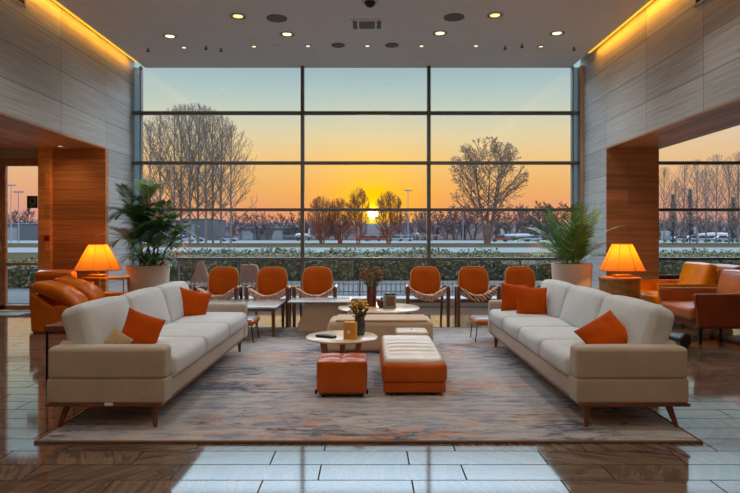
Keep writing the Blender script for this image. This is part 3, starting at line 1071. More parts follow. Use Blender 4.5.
r = thing('bench_ottoman', 'long orange leather bench ottoman with channel tufted top beside the cube pouf', 'ottoman', (.39, 5.89, RZ))
b = B(); rbox(b, (0, 0, .2), (.285, .68, .09), .05, 4, 5, puff=(.01, .006, 0)); obj('cushion_side', b, M['leather_gloss'], r)
b = B(); tufted(b, (0, .012, .272), (.262, .65, .05), .04, 1, 7, .055); cu = obj('tufted_top', b, M['leather_cream'], r)
for k in range(1, 7):
    for xx in (-.12, .12):
        b = B(); lathe(b, [(0.0001, .008), (.009, .004), (.011, 0)], 10, c=(xx, -.638 + k * .1857, .268)); obj('button', b, M['leather_gloss'], cu)
b = B(); box(b, (-.272, -.665, .03), (.272, .665, .115), .012); obj('base', b, M['leather_gloss'], r)
for sx in (-1, 1):
    for sy in (-1, 1):
        b = B(); tube(b, [(sx * .17, sy * .6, .04), (sx * .17, sy * .6, 0)], .025, 12); obj('foot', b, M['black'], r)

r = thing('small_ottoman', 'small square ottoman with cream top and orange side behind the bench ottoman', 'ottoman', (.475, 6.88, RZ))
b = B(); box(b, (-.18, -.17, .03), (.18, .17, .255), .02); obj('base', b, M['leather_gloss'], r)
b = B(); rbox(b, (0, 0, .285), (.183, .173, .035), .028, 6, 3, puff=(0, 0, .012)); top = obj('top_cushion', b, M['leather_cream'], r)
b = B(); lathe(b, [(.0001, .012), (.014, .008), (.016, 0)], 12, c=(0, -.03, .327)); obj('button', b, M['leather_gloss'], top)

def round_table(label, c, z, rad, legs, block=None):
    r = thing('round_coffee_table', label, 'coffee table', (c[0], c[1], RZ))
    z -= RZ
    b = B(); lathe(b, [(.0001, z), (rad - .01, z), (rad, z - .008), (rad - .006, z - .022), (rad * .8, z - .03), (.0001, z - .03)], 56); obj('table_top', b, M['oak'], r)
    for a, w in legs:
        x, y = rad * .55 * math.cos(a), rad * .55 * math.sin(a)
        b = B(); bar(b, (x * .75, y * .75, 0), (x, y, z - .028), (w * .62, w * .5), (w, w * .7)); obj('leg', b, M['tableleg'], r)
    if block:
        b = B(); rbox(b, (block[0], block[1], (z - .03) / 2), (.1, .09, (z - .03) / 2), .02, 2, 2); obj('pedestal', b, M['tableleg'], r)
    return r
NT_ = Vector((-.285, 6.07, .40)); FT = Vector((.125, 8.37, .42))
round_table('small round pale coffee table behind the cube pouf, carrying a black remote', NT_, .40, .364, [(R(205), .036), (R(-28), .03), (R(90), .03)])
round_table('large round pale coffee table carrying the oxblood vase', FT, .42, .57, [(R(200), .03), (R(20), .03), (R(100), .03)], (-.1, -.1))

r = thing('upholstered_bench', 'low beige upholstered bench with a sloping end behind the small round table', 'bench', (.1, 7.42, RZ))
def slope(p):
    k = max(0, (-p.x - .25)) * .55
    return p + Vector((k * (p.z + .19) * .75, 0, 0))
b = B(); rbox(b, (0, 0, .193), (.66, .26, .19), .06, 8, 4, fn=slope); obj('body', b, M['tan'], r)
b = B(); rbox(b, (.04, 0, .383), (.55, .25, .012), .01, 3, 2); obj('seat_pad', b, M['tan'], r)

# things on the tables
r = thing('remote_control', 'black remote control lying on the small round table', 'remote', (-.44, 5.98, .4))
b = B(); rbox(b, (0, 0, .013), (.035, .105, .012), .008, 3, 3); bd = obj('body', b, M['black'], r)
for i in range(6):
    for j in (-1, 0, 1):
        b = B(); lathe(b, [(.0001, .003), (.006, .002), (.006, 0)], 8, c=(j * .018, -.07 + i * .022, .025)); obj('button', b, M['grille'], r)
r.rotation_euler = (0, 0, R(62))
r = thing('yellow_box', 'yellow wooden box with a pale round spot on the small round table', 'box', (-.193, 5.90, .4), R(-14))
b = B(); box(b, (-.062, -.035, 0), (.062, .035, .165), .006); obj('body', b, M['yellowbox'], r)
b = B(); lathe(b, [(.0001, .003), (.019, .003), (.02, 0)], 20, M=Matrix.Translation((-.01, -.035, .07)) @ Matrix.Rotation(PI / 2, 4, 'X')); obj('round_spot', b, M['white'], r)

def bouquet(label, loc, prof, vmat, h0, spread, hgt, fmat, seed, n=26, fr=.02, name='flower_vase'):
    r = thing(name, label, 'vase of flowers', loc)
    b = B(); lathe(b, prof, 24); obj('vase', b, vmat, r)
    rr = random.Random(seed)
    bs, bl = B(), B()
    for i in range(n):
        a, q = rr.uniform(0, 2 * PI), math.sqrt(rr.random())
        tip = Vector((spread * q * math.cos(a), spread * q * math.sin(a), h0 + hgt * (rr.uniform(.45, 1) - .25 * q)))
        base = Vector((.012 * math.cos(a), .012 * math.sin(a), h0 * .6))
        mid = (base + tip) / 2 + Vector((0, 0, .02))
        tube(bs, [base, mid, tip], .0025, 4)
        for k in range(4):
            p = base.lerp(tip, rr.uniform(.4, .95)); d = Vector((rr.uniform(-1, 1), rr.uniform(-1, 1), rr.uniform(-.2, 1))).normalized() * rr.uniform(.025, .05)
            s_ = d.cross(Vector((rr.random(), rr.random(), 1))).normalized() * .009
            bl.faces.new([bl.verts.new(p), bl.verts.new(p + d * .5 + s_), bl.verts.new(p + d), bl.verts.new(p + d * .5 - s_)])
        bf = B()
        for k in range(9):
            aa = 2 * PI * k / 9; tl = rr.uniform(.2, .9)
            d = Vector((math.cos(aa), math.sin(aa), tl)).normalized() * fr * rr.uniform(.8, 1.2)
            s_ = Vector((-math.sin(aa), math.cos(aa), .1)) * fr * .34
            bf.faces.new([bf.verts.new(tip), bf.verts.new(tip + d * .6 + s_), bf.verts.new(tip + d), bf.verts.new(tip + d * .6 - s_)])
        lathe(bf, [(fr * .4, 0), (fr * .3, fr * .35), (.0001, fr * .45)], 8, c=tip)
        obj('flower', bf, fmat if rr.random() < .8 else M['flower_o'], r)
    obj('stems', bs, M['leaf'], r); obj('leaves', bl, M['leaf'], r, recalc=False)
    return r
bouquet('dark glazed vase of yellow flowers on the small round table', (-.105, 6.13, .4),
        [(.0001, 0), (.045, 0), (.055, .02), (.058, .1), (.05, .17), (.058, .19), (.052, .19), (.044, .16), (.0001, .05)], M['vase_dark'], .19, .105, .165, M['flower_y'], 3, 46, .033)
bouquet('tall oxblood vase of dried ochre flowers on the large round table', (.02, 8.45, .42),
        [(.0001, 0), (.07, 0), (.068, .26), (.072, .28), (.06, .28), (.056, .2), (.0001, .05)], M['vase_red'], .28, .17, .33, M['flower_o'], 8, 60, .03)
r = thing('teapot', 'oxblood round pot standing next to the tall vase', 'pot', (.165, 8.32, .42))
b = B(); lathe(b, [(.0001, 0), (.045, 0), (.072, .04), (.07, .085), (.04, .11), (.0001, .115)], 22); obj('body', b, M['vase_red'], r)
b = B(); lathe(b, [(.03, .112), (.015, .125), (.014, .14), (.0001, .148)], 14); obj('lid', b, M['black'], r)
b = B(); tube(b, [(.06, 0, .06), (.11, 0, .1), (.13, 0, .13)], [.016, .011, .009], 8); obj('spout', b, M['vase_red'], r)
r = thing('picture_frame', 'pale square standing frame with a brown picture on the large round table', 'picture frame', (.27, 8.22, .42), R(12))
b = B()
for lo, hi in (((-.085, 0), (.085, .025)), ((-.085, .155), (.085, .18)), ((-.085, .025), (-.06, .155)), ((.06, .025), (.085, .155))):
    box(b, (lo[0], -.03, lo[1]), (hi[0], .03, hi[1]), .004)
obj('surround', b, M['ledge'], r)
b = B(); box(b, (-.06, -.012, .025), (.06, .012, .155)); obj('picture', b, plain('brown_picture', S(134, 96, 76), .5, var=.3, nscale=25), r)
r = thing('spectacle_case', 'slim black case lying across the top of the pale frame', 'case', (.275, 8.22, .6), R(4))
b = B(); rbox(b, (0, 0, .014), (.075, .024, .014), .011, 3, 3); obj('body', b, M['black'], r)
b = B(); rbox(b, (0, -.0235, .014), (.014, .003, .005), .002, 1, 1); obj('clasp', b, M['steel'], r)

# ------------------------------------------------------------------ low tables before the row of chairs
r = thing('rectangular_table', 'long low grey topped table with wooden legs beyond the tagged sofa', 'low table', (-1.9, 8.78, 0))
b = B(); box(b, (-.62, -.5, .405), (.61, .5, .43), .006); obj('table_top', b, M['greytop'], r)
b = B(); box(b, (-.58, -.47, .365), (.57, .47, .405)); obj('apron', b, M['walnut_x'], r)
for sx in (-.56, .56):
    for sy in (-.46, .46):
        b = B(); bar(b, (sx, sy, 0 if sy < 9 else 0), (sx, sy, .37), (.018, .018), (.024, .024)); obj('leg', b, M['walnut'], r)
r = thing('slab_table', 'low grey topped table on a sloping beige block base before the chair row', 'low table', (-.72, 8.86, RZ))
b = B(); box(b, (-.46, -.29, .435), (.44, .29, .46), .008); obj('table_top', b, M['greytop'], r)
b = B(); prism(b, [(-.36, 0), (.4, 0), (.4, .435), (-.2, .435)], -.2, .24, 'Y')
bmesh.ops.bevel(b, geom=[e for e in b.edges], offset=.02, segments=2, affect='EDGES'); obj('block_base', b, M['tan'], r)

def stool(s, c, label):
    r = thing('stool', label, 'stool', (c[0], c[1], 0), 0)
    b = B(); rbox(b, (0, 0, .275), (.27, .24, .035), .03, 4, 4); obj('seat_shell', b, M['leather_tan'], r)
    b = B(); rbox(b, (0, 0, .308), (.245, .215, .016), .012, 4, 3, puff=(0, 0, .008)); obj('seat_pad', b, M['greytop'], r)
    for sy in (-.2, .2):
        b = B(); bar(b, (-s * .0 + s * -.0 + s * .13, sy, 0), (s * .15, sy, .26), (.026, .03), (.04, .03)); obj('leg', b, M['tableleg'], r)
    for sy in (-.19, .19):
        b = B(); tube(b, [(-s * .23, sy, .26), (-s * .26, sy, 0)], .007, 8); obj('wire_leg', b, M['blackmetal'], r)
    return r
stool(-1, (-1.78, 8.02), 'low tan stool with pale pad beside the long grey topped table')
stool(1, (1.64, 8.06), 'low tan stool with pale pad at the far end of the four-cushion sofa')

# ------------------------------------------------------------------ six shell chairs along the glazing
def shell_chair(label, loc, tm, rz=0):
    r = thing('shell_chair', label, 'chair', loc, rz)
    # backrest: rounded shell leaning back
    T = Matrix.Translation((0, .26, .655)) @ Matrix.Rotation(R(-14), 4, 'X')
    def panel(b, sx, sz, th, yoff, bow):
        n, mrg = 36, 9
        fr, bk = [], []
        for i in range(mrg + 1):
            q = i / mrg
            rf, rb = [], []
            for j in range(n):
                a = 2 * PI * j / n
                e = 2 / 3.6
                x = math.copysign(abs(math.cos(a)) ** e, math.cos(a)); z_ = math.copysign(abs(math.sin(a)) ** e, math.sin(a))
                x *= (1 + .07 * z_) if z_ < 0 else (1 - .06 * z_)
                X_, Z_ = sx * x * q, sz * z_ * q
                y = yoff - bow * (X_ / sx) ** 2
                h = th * math.sqrt(max(0, 1 - q ** 5))
                rf.append(T @ Vector((X_, y - h, Z_))); rb.append(T @ Vector((X_, y + h * .6, Z_)))
            fr.append(rf); bk.append(rb)
        for rings, flip in ((fr, False), (bk, True)):
            cvert = b.verts.new(rings[0][0]); prev = None
            for i in range(1, mrg + 1):
                cur = [b.verts.new(p) for p in rings[i]]
                for j in range(n):
                    j2 = (j + 1) % n
                    f = (cvert, cur[j], cur[j2]) if prev is None else (prev[j], cur[j], cur[j2], prev[j2])
                    b.faces.new(f[::-1] if flip else f).smooth = True
                prev = cur
        bmesh.ops.remove_doubles(b, verts=b.verts, dist=1e-5)
    b = B(); panel(b, .243, .245, .03, 0, .05); obj('backrest', b, M['leather'], r)
    b = B(); ring = []
    for j in range(49):
        a = 2 * PI * j / 48; e = 2 / 3.6
        x = math.copysign(abs(math.cos(a)) ** e, math.cos(a)); z_ = math.copysign(abs(math.sin(a)) ** e, math.sin(a))
        x *= (1 + .07 * z_) if z_ < 0 else (1 - .06 * z_)
        ring.append(T @ Vector((.246 * x, -.05 * x * x - .002, .248 * z_)))
    tube(b, ring, .011, 8); obj('piping', b, M['piping'], r)
    # sling seat, lifted at both sides
    def sling(b, w, y0, y1, z0, lift, th, fx=1.0):
        nx, ny = 20, 8
        g = {}
        for sd in (0, 1):
            for i in range(nx + 1):
                for j in range(ny + 1):
                    u = -1 + 2 * i / nx; y = y0 + (y1 - y0) * j / ny
                    z_ = z0 + lift * abs(u) ** 2.1 - .03 * (j / ny) + (th if sd else 0) * (1 - .35 * abs(u) ** 6)
                    g[sd, i, j] = b.verts.new((w * u, y, z_))
        for i in range(nx):
            for j in range(ny):
                for sd in (0, 1):
                    b.faces.new([g[sd, i, j], g[sd, i + 1, j], g[sd, i + 1, j + 1], g[sd, i, j + 1]]).smooth = True
        for i in range(nx):
            for j in (0, ny):
                b.faces.new([g[0, i, j], g[0, i + 1, j], g[1, i + 1, j], g[1, i, j]])
        for j in range(ny):
            for i in (0, nx):
                b.faces.new([g[0, i, j], g[0, i, j + 1], g[1, i, j + 1], g[1, i, j]])
    b = B(); sling(b, .285, -.27, .26, .40, .13, .05); obj('seat', b, M['leather_brown'], r)
    b = B(); sling(b, .287, -.292, -.06, .405, .15, .09)
    for v in b.verts:
        k = noise.noise(Vector((v.co.x * 14, v.co.y * 9, loc[0] * 3)))
        v.co.z += .016 * k; v.co.y += .01 * noise.noise(Vector((v.co.x * 20, 3, loc[0])))
        if v.co.y < -.28: v.co.z -= .02
    obj('throw', b, tm, r)
    for s in (-1, 1):
        b = B(); bar(b, (s * .315, -.27, 0), (s * .318, -.26, .60), (.023, .024), (.03, .032)); obj('front_leg', b, M['darkwood'], r)
        b = B(); bar(b, (s * .275, .36, 0), (s * .285, .22, .56), (.017, .02), (.022, .026)); obj('rear_leg', b, M['darkwood'], r)
        b = B(); tube(b, [(s * .318, -.285, .60), (s * .32, 0, .605), (s * .30, .25, .575)], [.024, .024, .02], 10); obj('armrest', b, M['darkwood'], r)
    b = B(); box(b, (-.28, -.25, .36), (.28, -.22, .395), .006); box(b, (-.27, .2, .33), (.27, .23, .365), .006); obj('stretcher', b, M['darkwood'], r)
    return r
ordn = ['orange shell chair nearest the tall palm, zigzag throw on its seat', 'orange shell chair second from the tall palm, zigzag throw on its seat', 'orange shell chair third from the tall palm, behind the slab table',
        'orange shell chair third from the bushy palm, behind the large round table', 'orange shell chair second from the bushy palm, striped throw on its seat', 'orange shell chair nearest the bushy palm, partly behind the two orange pillows']
for i, (px, d, m_) in enumerate([(224, 9.55, 'throw_a'), (272.5, 9.55, 'throw_a'), (317.5, 9.6, 'throw_a'), (425, 9.68, 'throw_a'), (473, 9.68, 'throw_b'), (519.5, 9.7, 'throw_b')]):
    s_ = FPX / (d + .25)
    shell_chair(ordn[i], ((px - CX) / s_, d, 0), M[m_])

# ------------------------------------------------------------------ leather armchairs
def armchair(label, c, w, dp, mat, rotz, arm_h=.66, back_h=.94, inner=None, legs=True, cushion=True, group=None):
    """faces local +x; w along y, dp along x"""
    inner = inner or mat
    r = thing('leather_armchair', label, 'armchair', (c[0], c[1], 0), rotz, group)
    hx, hy = dp / 2, w / 2
    for s in (-1, 1):
        b = B()
        prism(b, [(-hx, .225), (hx - .05, .225), (hx, arm_h - .0), (-hx, arm_h + .0)], 0, .085, 'Y')
        bmesh.ops.bevel(b, geom=list(b.edges), offset=.016, segments=3, affect='EDGES')
        for v in b.verts: v.co.y += s * (hy - .0425) - .0425
        obj('arm', b, mat if s > 0 else inner, r)  # far arm takes the inner leather, its lit look put into colour
    b = B(); box(b, (-hx + .04, -hy + .08, .2), (hx - .1, hy - .08, .31), .015); obj('seat_frame', b, mat, r)
    b = B(); rbox(b, (.06, 0, .39), (hx - .05, hy - .09, .085), .045, 6, 4, puff=(.012, 0, .02)); obj('seat_cushion', b, inner, r)
    b = B(); T = Matrix.Translation((-hx + .16, 0, .34)) @ Matrix.Rotation(R(-14), 4, 'Y')
    rbox(b, (0, 0, (back_h - .34) / 2), (.105, hy - .09, (back_h - .34) / 2), .07, 7, 4, puff=(.03, 0, .012), M=T); bk = obj('back_cushion', b, inner, r)
    for k in range(4):
        b = B(); yy = (-.375 + .25 * k) * (w - .2)
        lathe(b, [(.0001, .008), (.012, .005), (.014, 0)], 10, M=T @ Matrix.Translation((.128, yy, (back_h - .34) * .42)) @ Matrix.Rotation(PI / 2, 4, 'Y')); obj('button', b, mat, bk)
    b = B(); box(b, (-hx, -hy + .08, .225), (-hx + .09, hy - .08, back_h - .24), .02); obj('back_frame', b, mat, r)
    for sx in (-1, 1):
        for sy in (-1, 1):
            b = B(); bar(b, (sx * (hx - .09), sy * (hy - .06), 0), (sx * (hx - .09), sy * (hy - .06), .23), (.015, .015), (.026, .026)); obj('leg', b, M['blackmetal'], r)
    return r
armchair('russet brown leather armchair with orange seat standing behind the four-cushion sofa', (4.68, 8.235), 1.03, .98, M['leather_brown'], PI, inner=M['leather_tan'])
armchair('mustard leather armchair beside the burl drum table', (4.98, 9.86), 1.0, .95, M['leather_must'], PI, back_h=.98)
armchair('tan leather armchair back to back with the russet armchair', (6.0, 9.35), .95, .95, M['leather_tan'], 0, back_h=.97)
armchair('russet leather armchair nearest the bay window, beyond the mustard armchair', (5.95, 11.1), 1.0, .95, M['leather_brown'], PI, back_h=.80)
armchair('cognac leather armchair in the alcove in front of the wood cladding', (-5.28, 10.45), .84, .85, M['leather_cognac'], R(90), arm_h=.6, back_h=.84)

# lounge chair with two plump cushions
r = thing('lounge_sofa', 'cognac leather lounge seat with two plump sloping cushions near the glazed door', 'lounge seat', (-4.45, 9.2, 0))
for s, nm in ((-1, 'side_panel'), (1, 'side_panel')):
    b = B(); prism(b, [(-.47, .012), (.42, .012), (.46, .3), (-.12, .3), (-.5, .6)], 0, .1, 'Y')
    bmesh.ops.bevel(b, geom=list(b.edges), offset=.018, segments=3, affect='EDGES')
    for v in b.verts: v.co.y += s * .45 - .05
    obj(nm, b, M['leather_cognac'], r)
b = B(); box(b, (-.46, -.4, .05), (.44, .4, .27), .02); obj('base', b, M['leather_cognac'], r)
b = B(); rbox(b, (.14, 0, .335), (.34, .44, .06), .05, 5, 4, puff=(.01, 0, .02)); obj('seat_cushion', b, M['leather_cognac'], r)
for k, yy in enumerate((-.235, .235)):
    b = B(); T = Matrix.Translation((-.15 + .05 * k, yy, .565 + .03 * k)) @ Matrix.Rotation(R(19), 4, 'Y')
    def sag(p):
        return p + Vector((0, 0, -.10 * max(0, p.x / .36) ** 2.5 + .012 * noise.noise(Vector((p.x * 9, p.y * 7, k)))))
    rbox(b, (0, 0, 0), (.36, .22, .07), .065, 9, 5, puff=(.02, 0, .055), M=T, fn=sag); obj('back_cushion', b, M['leather_cognac'], r)
b = B(); box(b, (-.5, -.4, .04), (-.42, .4, .56), .02); obj('back_panel', b, M['leather_cognac'], r)
b = B(); rbox(b, (.12, .5, .47), (.42, .09, .03), .025, 4, 3); obj('arm_pad', b, M['leather_cognac'], r)

# ------------------------------------------------------------------ side tables, lamps
r = thing('end_table', 'dark wood end table with thin metal legs behind the tagged sofa', 'side table', (-2.80, 6.05, 0))
b = B(); box(b, (-.33, -.29, .495), (.33, .29, .545), .006); obj('table_top', b, M['darkwood'], r)
for sx in (-.31, .31):
    for sy in (-.27, .27):
        b = B(); bar(b, (sx, sy, 0), (sx, sy, .5), (.009, .009)); obj('leg', b, M['blackmetal'], r)
r = thing('small_side_table', 'small round pale side table between four-cushion sofa and russet armchair', 'side table', (3.45, 7.7, 0))
b = B(); lathe(b, [(.0001, .53), (.27, .53), (.28, .52), (.27, .505), (.0001, .505)], 32); obj('table_top', b, M['oak'], r)
b = B(); tube(b, [(0, 0, .02), (0, 0, .51)], .02, 12); obj('stem', b, M['blackmetal'], r)
b = B(); lathe(b, [(.0001, .02), (.15, .018), (.16, 0), (.0001, 0)], 28); obj('base', b, M['blackmetal'], r)
r = thing('brass_console', 'brass framed side table carrying the lamp near the lounge seat', 'side table', (-4.47, 10.3, 0))
b = B(); box(b, (-.36, -.27, .68), (.36, .27, .712), .006); obj('table_top', b, M['brass'], r)
b = B(); box(b, (-.25, -.05, 0), (-.17, .05, .68), .008); obj('panel_leg', b, M['brass'], r)
for sx in (-.34, .34):
    for sy in (-.25, .25):
        b = B(); bar(b, (sx, sy, 0), (sx, sy, .685), (.009, .009)); obj('leg', b, M['brass'], r)
b = B(); box(b, (-.33, -.24, .3), (.33, .24, .312)); obj('glass_shelf', b, M['glass'], r)
r = thing('drum_table', 'burl wood drum side table carrying the lamp near the bushy palm', 'side table', (4.1, 9.85, 0))
b = B(); lathe(b, [(.0001, 0), (.3, 0), (.315, .02), (.315, .69), (.0001, .69)], 40); obj('drum', b, M['burl'], r)
b = B(); lathe(b, [(.0001, .735), (.32, .735), (.328, .725), (.328, .69), (.0001, .69)], 40); obj('table_top', b, M['burl'], r)

t_, mm = new_mat('lamp_shade_cloth')
df = t_.n('ShaderNodeBsdfDiffuse'); df.inputs[0].default_value = S(214, 150, 92)
tr = t_.n('ShaderNodeBsdfTranslucent'); tr.inputs[0].default_value = S(222, 154, 40)
mx = t_.n('ShaderNodeMixShader'); mx.inputs[0].default_value = .5
t_.put(mx.inputs[1], df.outputs[0]); t_.put(mx.inputs[2], tr.outputs[0]); t_.out(mx.outputs[0])
def lamp(label, loc, r0, r1, hs, zs_):
    r = thing('table_lamp', label, 'lamp', loc)
    b = B(); box(b, (-.14, -.08, 0), (.14, .08, .045), .006); obj('base', b, M['brass'], r)
    b = B(); tube(b, [(0, 0, .04), (0, 0, zs_ + .2)], .012, 10); obj('stem', b, M['brass'], r)
    b = B(); n = 40
    lathe(b, [(r0, zs_), (r1, zs_ + hs)], n)
    for f in list(b.faces): f.smooth = True
    sh = obj('lamp_shade', b, mm, r, sharp=0)
    b = B()
    for k in range(8):
        a = 2 * PI * k / 8 + .2
        tube(b, [((r0 + .002) * math.cos(a), (r0 + .002) * math.sin(a), zs_), ((r1 + .002) * math.cos(a), (r1 + .002) * math.sin(a), zs_ + hs)], .004, 4)
    for q, zz in ((r0, zs_), (r1, zs_ + hs)):
        tube(b, [(q * math.cos(2 * PI * j / 40), q * math.sin(2 * PI * j / 40), zz) for j in range(41)], .006, 6, cap=False)
    obj('shade_wire', b, M['leather_cognac'], sh)
    b = B(); lathe(b, [(.0001, .06), (.03, .045), (.038, .01), (.03, -.02), (.012, -.045), (.0001, -.05)], 16, c=(0, 0, zs_ + hs * .6)); obj('bulb', b, M['bulb'], r)
    L = bpy.data.lights.new('lamp_bulb', 'POINT'); L.energy = 24; L.color = (1, .52, .16); L.shadow_soft_size = .07
    o = bpy.data.objects.new('lamp_bulb', L); COL.objects.link(o); o.location = (loc[0], loc[1], loc[2] + zs_ + hs * .6)
    return r
lamp('glowing table lamp with pleated conical shade on the brass side table', (-4.62, 10.2, .712), .375, .15, .43, .125)
lamp('glowing table lamp with conical shade on the burl drum table', (4.12, 9.8, .735), .355, .155, .43, .115)

# dark rolled thing on the floor by the armchair
r = thing('floor_cylinder', 'small black cylinder lying on the floor by the russet armchair', 'cylinder', (3.95, 7.70, .09))
b = B(); lathe(b, [(.0001, -.16), (.07, -.16), (.088, -.14), (.088, .14), (.07, .16), (.0001, .16)], 24, M=Matrix.Rotation(R(12), 4, 'Z') @ Matrix.Rotation(PI / 2, 4, 'X')); obj('body', b, M['black'], r)
b = B(); lathe(b, [(.0001, -.168), (.055, -.168), (.06, -.158)], 20, M=Matrix.Rotation(R(12), 4, 'Z') @ Matrix.Rotation(PI / 2, 4, 'X')); obj('end_cap', b, M['grille'], r)

# ------------------------------------------------------------------ palms
def frond(b, base, dirn, L, droop, nleaf, leaf, rr, width=.018, up=.35):
    d = Vector(dirn).normalized()
    pts = []; p = Vector(base); n = 12
    for i in range(n + 1):
        pts.append(p.copy()); p = p + d * (L / n); d = (d + Vector((0, 0, -droop / n * (1 + i * .12)))).normalized()
    tube(b, pts, [.008 * (1 - .8 * i / n) for i in range(n + 1)], 4)
    for k in range(nleaf):
        f = .12 + .86 * k / (nleaf - 1); idx = min(n - 1, int(f * n)); q = pts[idx].lerp(pts[idx + 1], f * n - idx)
        tan = (pts[idx + 1] - pts[idx]).normalized(); side = tan.cross(Vector((0, 0, 1)))
        side = side.normalized() if side.length > .05 else Vector((1, 0, 0))
        nrm = side.cross(tan)
        ll = leaf * (.45 + .75 * math.sin(PI * min(1, .18 + f * .8))) * rr.uniform(.85, 1.12)
        for s in (-1, 1):
            dd = (side * s * .8 + tan * (.55 + .5 * f) + nrm * up + Vector((0, 0, rr.uniform(-.12, .1)))).normalized()
            w_ = dd.cross(nrm).normalized() * width
            m1 = q + dd * ll * .5; e = q + dd * ll + Vector((0, 0, -ll * .1))
            v0, v1, v2, v3 = b.verts.new(q - w_ * .35), b.verts.new(q + w_ * .35), b.verts.new(m1 + w_), b.verts.new(m1 - w_)
            v4 = b.verts.new(e)
            b.faces.new((v0, v1, v2, v3)); b.faces.new((v3, v2, v4))
def pot(r, rt, rb, h):
    b = B(); lathe(b, [(.0001, 0), (rb, 0), (rb + .005, .01), (rt, h - .01), (rt - .004, h), (rt - .04, h), (rt - .045, h - .08), (.0001, h - .08)], 40); obj('pot', b, M['ceramic'], r)
    b = B(); lathe(b, [(.0001, h - .05), (rt - .1, h - .055), (rt - .044, h - .07)], 24); obj('soil', b, M['soil'], r)
rr = random.Random(11)
r = thing('potted_palm', 'tall palm with tiered dark fronds in a pale pot before the stone wall', 'potted plant', (-3.88, 10.5, 0))
pot(r, .365, .30, .90)
canes = [((bx_ + .03, by_), (tx_ + .07, ty_, tz_)) for (bx_, by_), (tx_, ty_, tz_) in [(( -.10, .0), (-.36, -.05, 1.92)), ((.08, .05), (-.16, .1, 2.12)), ((.12, -.08), (.26, -.1, 1.62)), ((-.05, -.1), (.05, -.12, 1.45)), ((.0, .1), (-.25, .1, 1.62)), ((.15, .1), (.34, .1, 1.36)), ((-.12, -.08), (-.34, -.12, 1.34)), ((.05, -.12), (.14, -.2, 1.24))]]
for (bx, by), tip in canes:
    b = B(); base = Vector((bx, by, .84)); tp = Vector(tip); mid = base.lerp(tp, .5) + Vector(((tp.x - base.x) * -.15, 0, .04))
    tube(b, [base, mid, tp], [.018, .014, .01], 7); obj('cane', b, M['cane'], r)
    nf = 11 if tip[2] > 1.6 else 8
    for k in range(nf):
        a = 2 * PI * k / nf + rr.uniform(-.35, .35) + bx * 9
        el = rr.uniform(.15, 1.6)
        b = B(); frond(b, tp.lerp(base, rr.uniform(0, .28)), (math.cos(a), math.sin(a) * .6, el), rr.uniform(.40, .58), rr.uniform(.5, 1.2), 34, .22, rr, .0062, .12); obj('frond', b, M['palm'], r, sharp=0, recalc=False)
for k in range(9):
    a = 2 * PI * k / 9 + .2; b = B()
    frond(b, (.05 * math.cos(a), .05 * math.sin(a), .88), (math.cos(a), math.sin(a) * .7, rr.uniform(.7, 1.3)), rr.uniform(.4, .58), 1.2, 32, .21, rr, .0066, .12); obj('frond', b, M['palm'], r, sharp=0, recalc=False)
rr = random.Random(23)
r = thing('potted_palm', 'bushy palm with a spiky fan of bright fronds in a pale pot', 'potted plant', (3.53, 10.5, 0))
pot(r, .345, .29, .93)
for k in range(22):
    a = 2 * PI * k * .381966 + rr.uniform(-.2, .2); q = (k + .5) / 22
    el = 3.6 - 2.9 * q
    b = B(); frond(b, (.07 * math.cos(a), .07 * math.sin(a), .88), (math.cos(a), math.sin(a) * .75, el), rr.uniform(.9, 1.08) * (1.16 - .16 * min(1, q * 2)), .3 + .7 * q, 17, .27, rr, .016, .05)
    obj('frond', b, M['palm_b'] if k % 3 else M['palm'], r, sharp=0, recalc=False)
# ------------------------------------------------------------------ outside
b = B(); box(b, (-900, 12.62, -.4), (900, 2500, -.03)); struct('lawn', b, M['lawn'])
b = B(); box(b, (-60, 12.62, -.029), (60, 19.0, -.012)); struct('terrace_paving', b, M['paving'])
b = B(); box(b, (-500, 52, -.029), (500, 74, -.01)); struct('taxiway', b, M['tarmac'])
b = B(); box(b, (-600, 118, -.029), (600, 185, .02)); struct('apron', b, M['tarmac'])

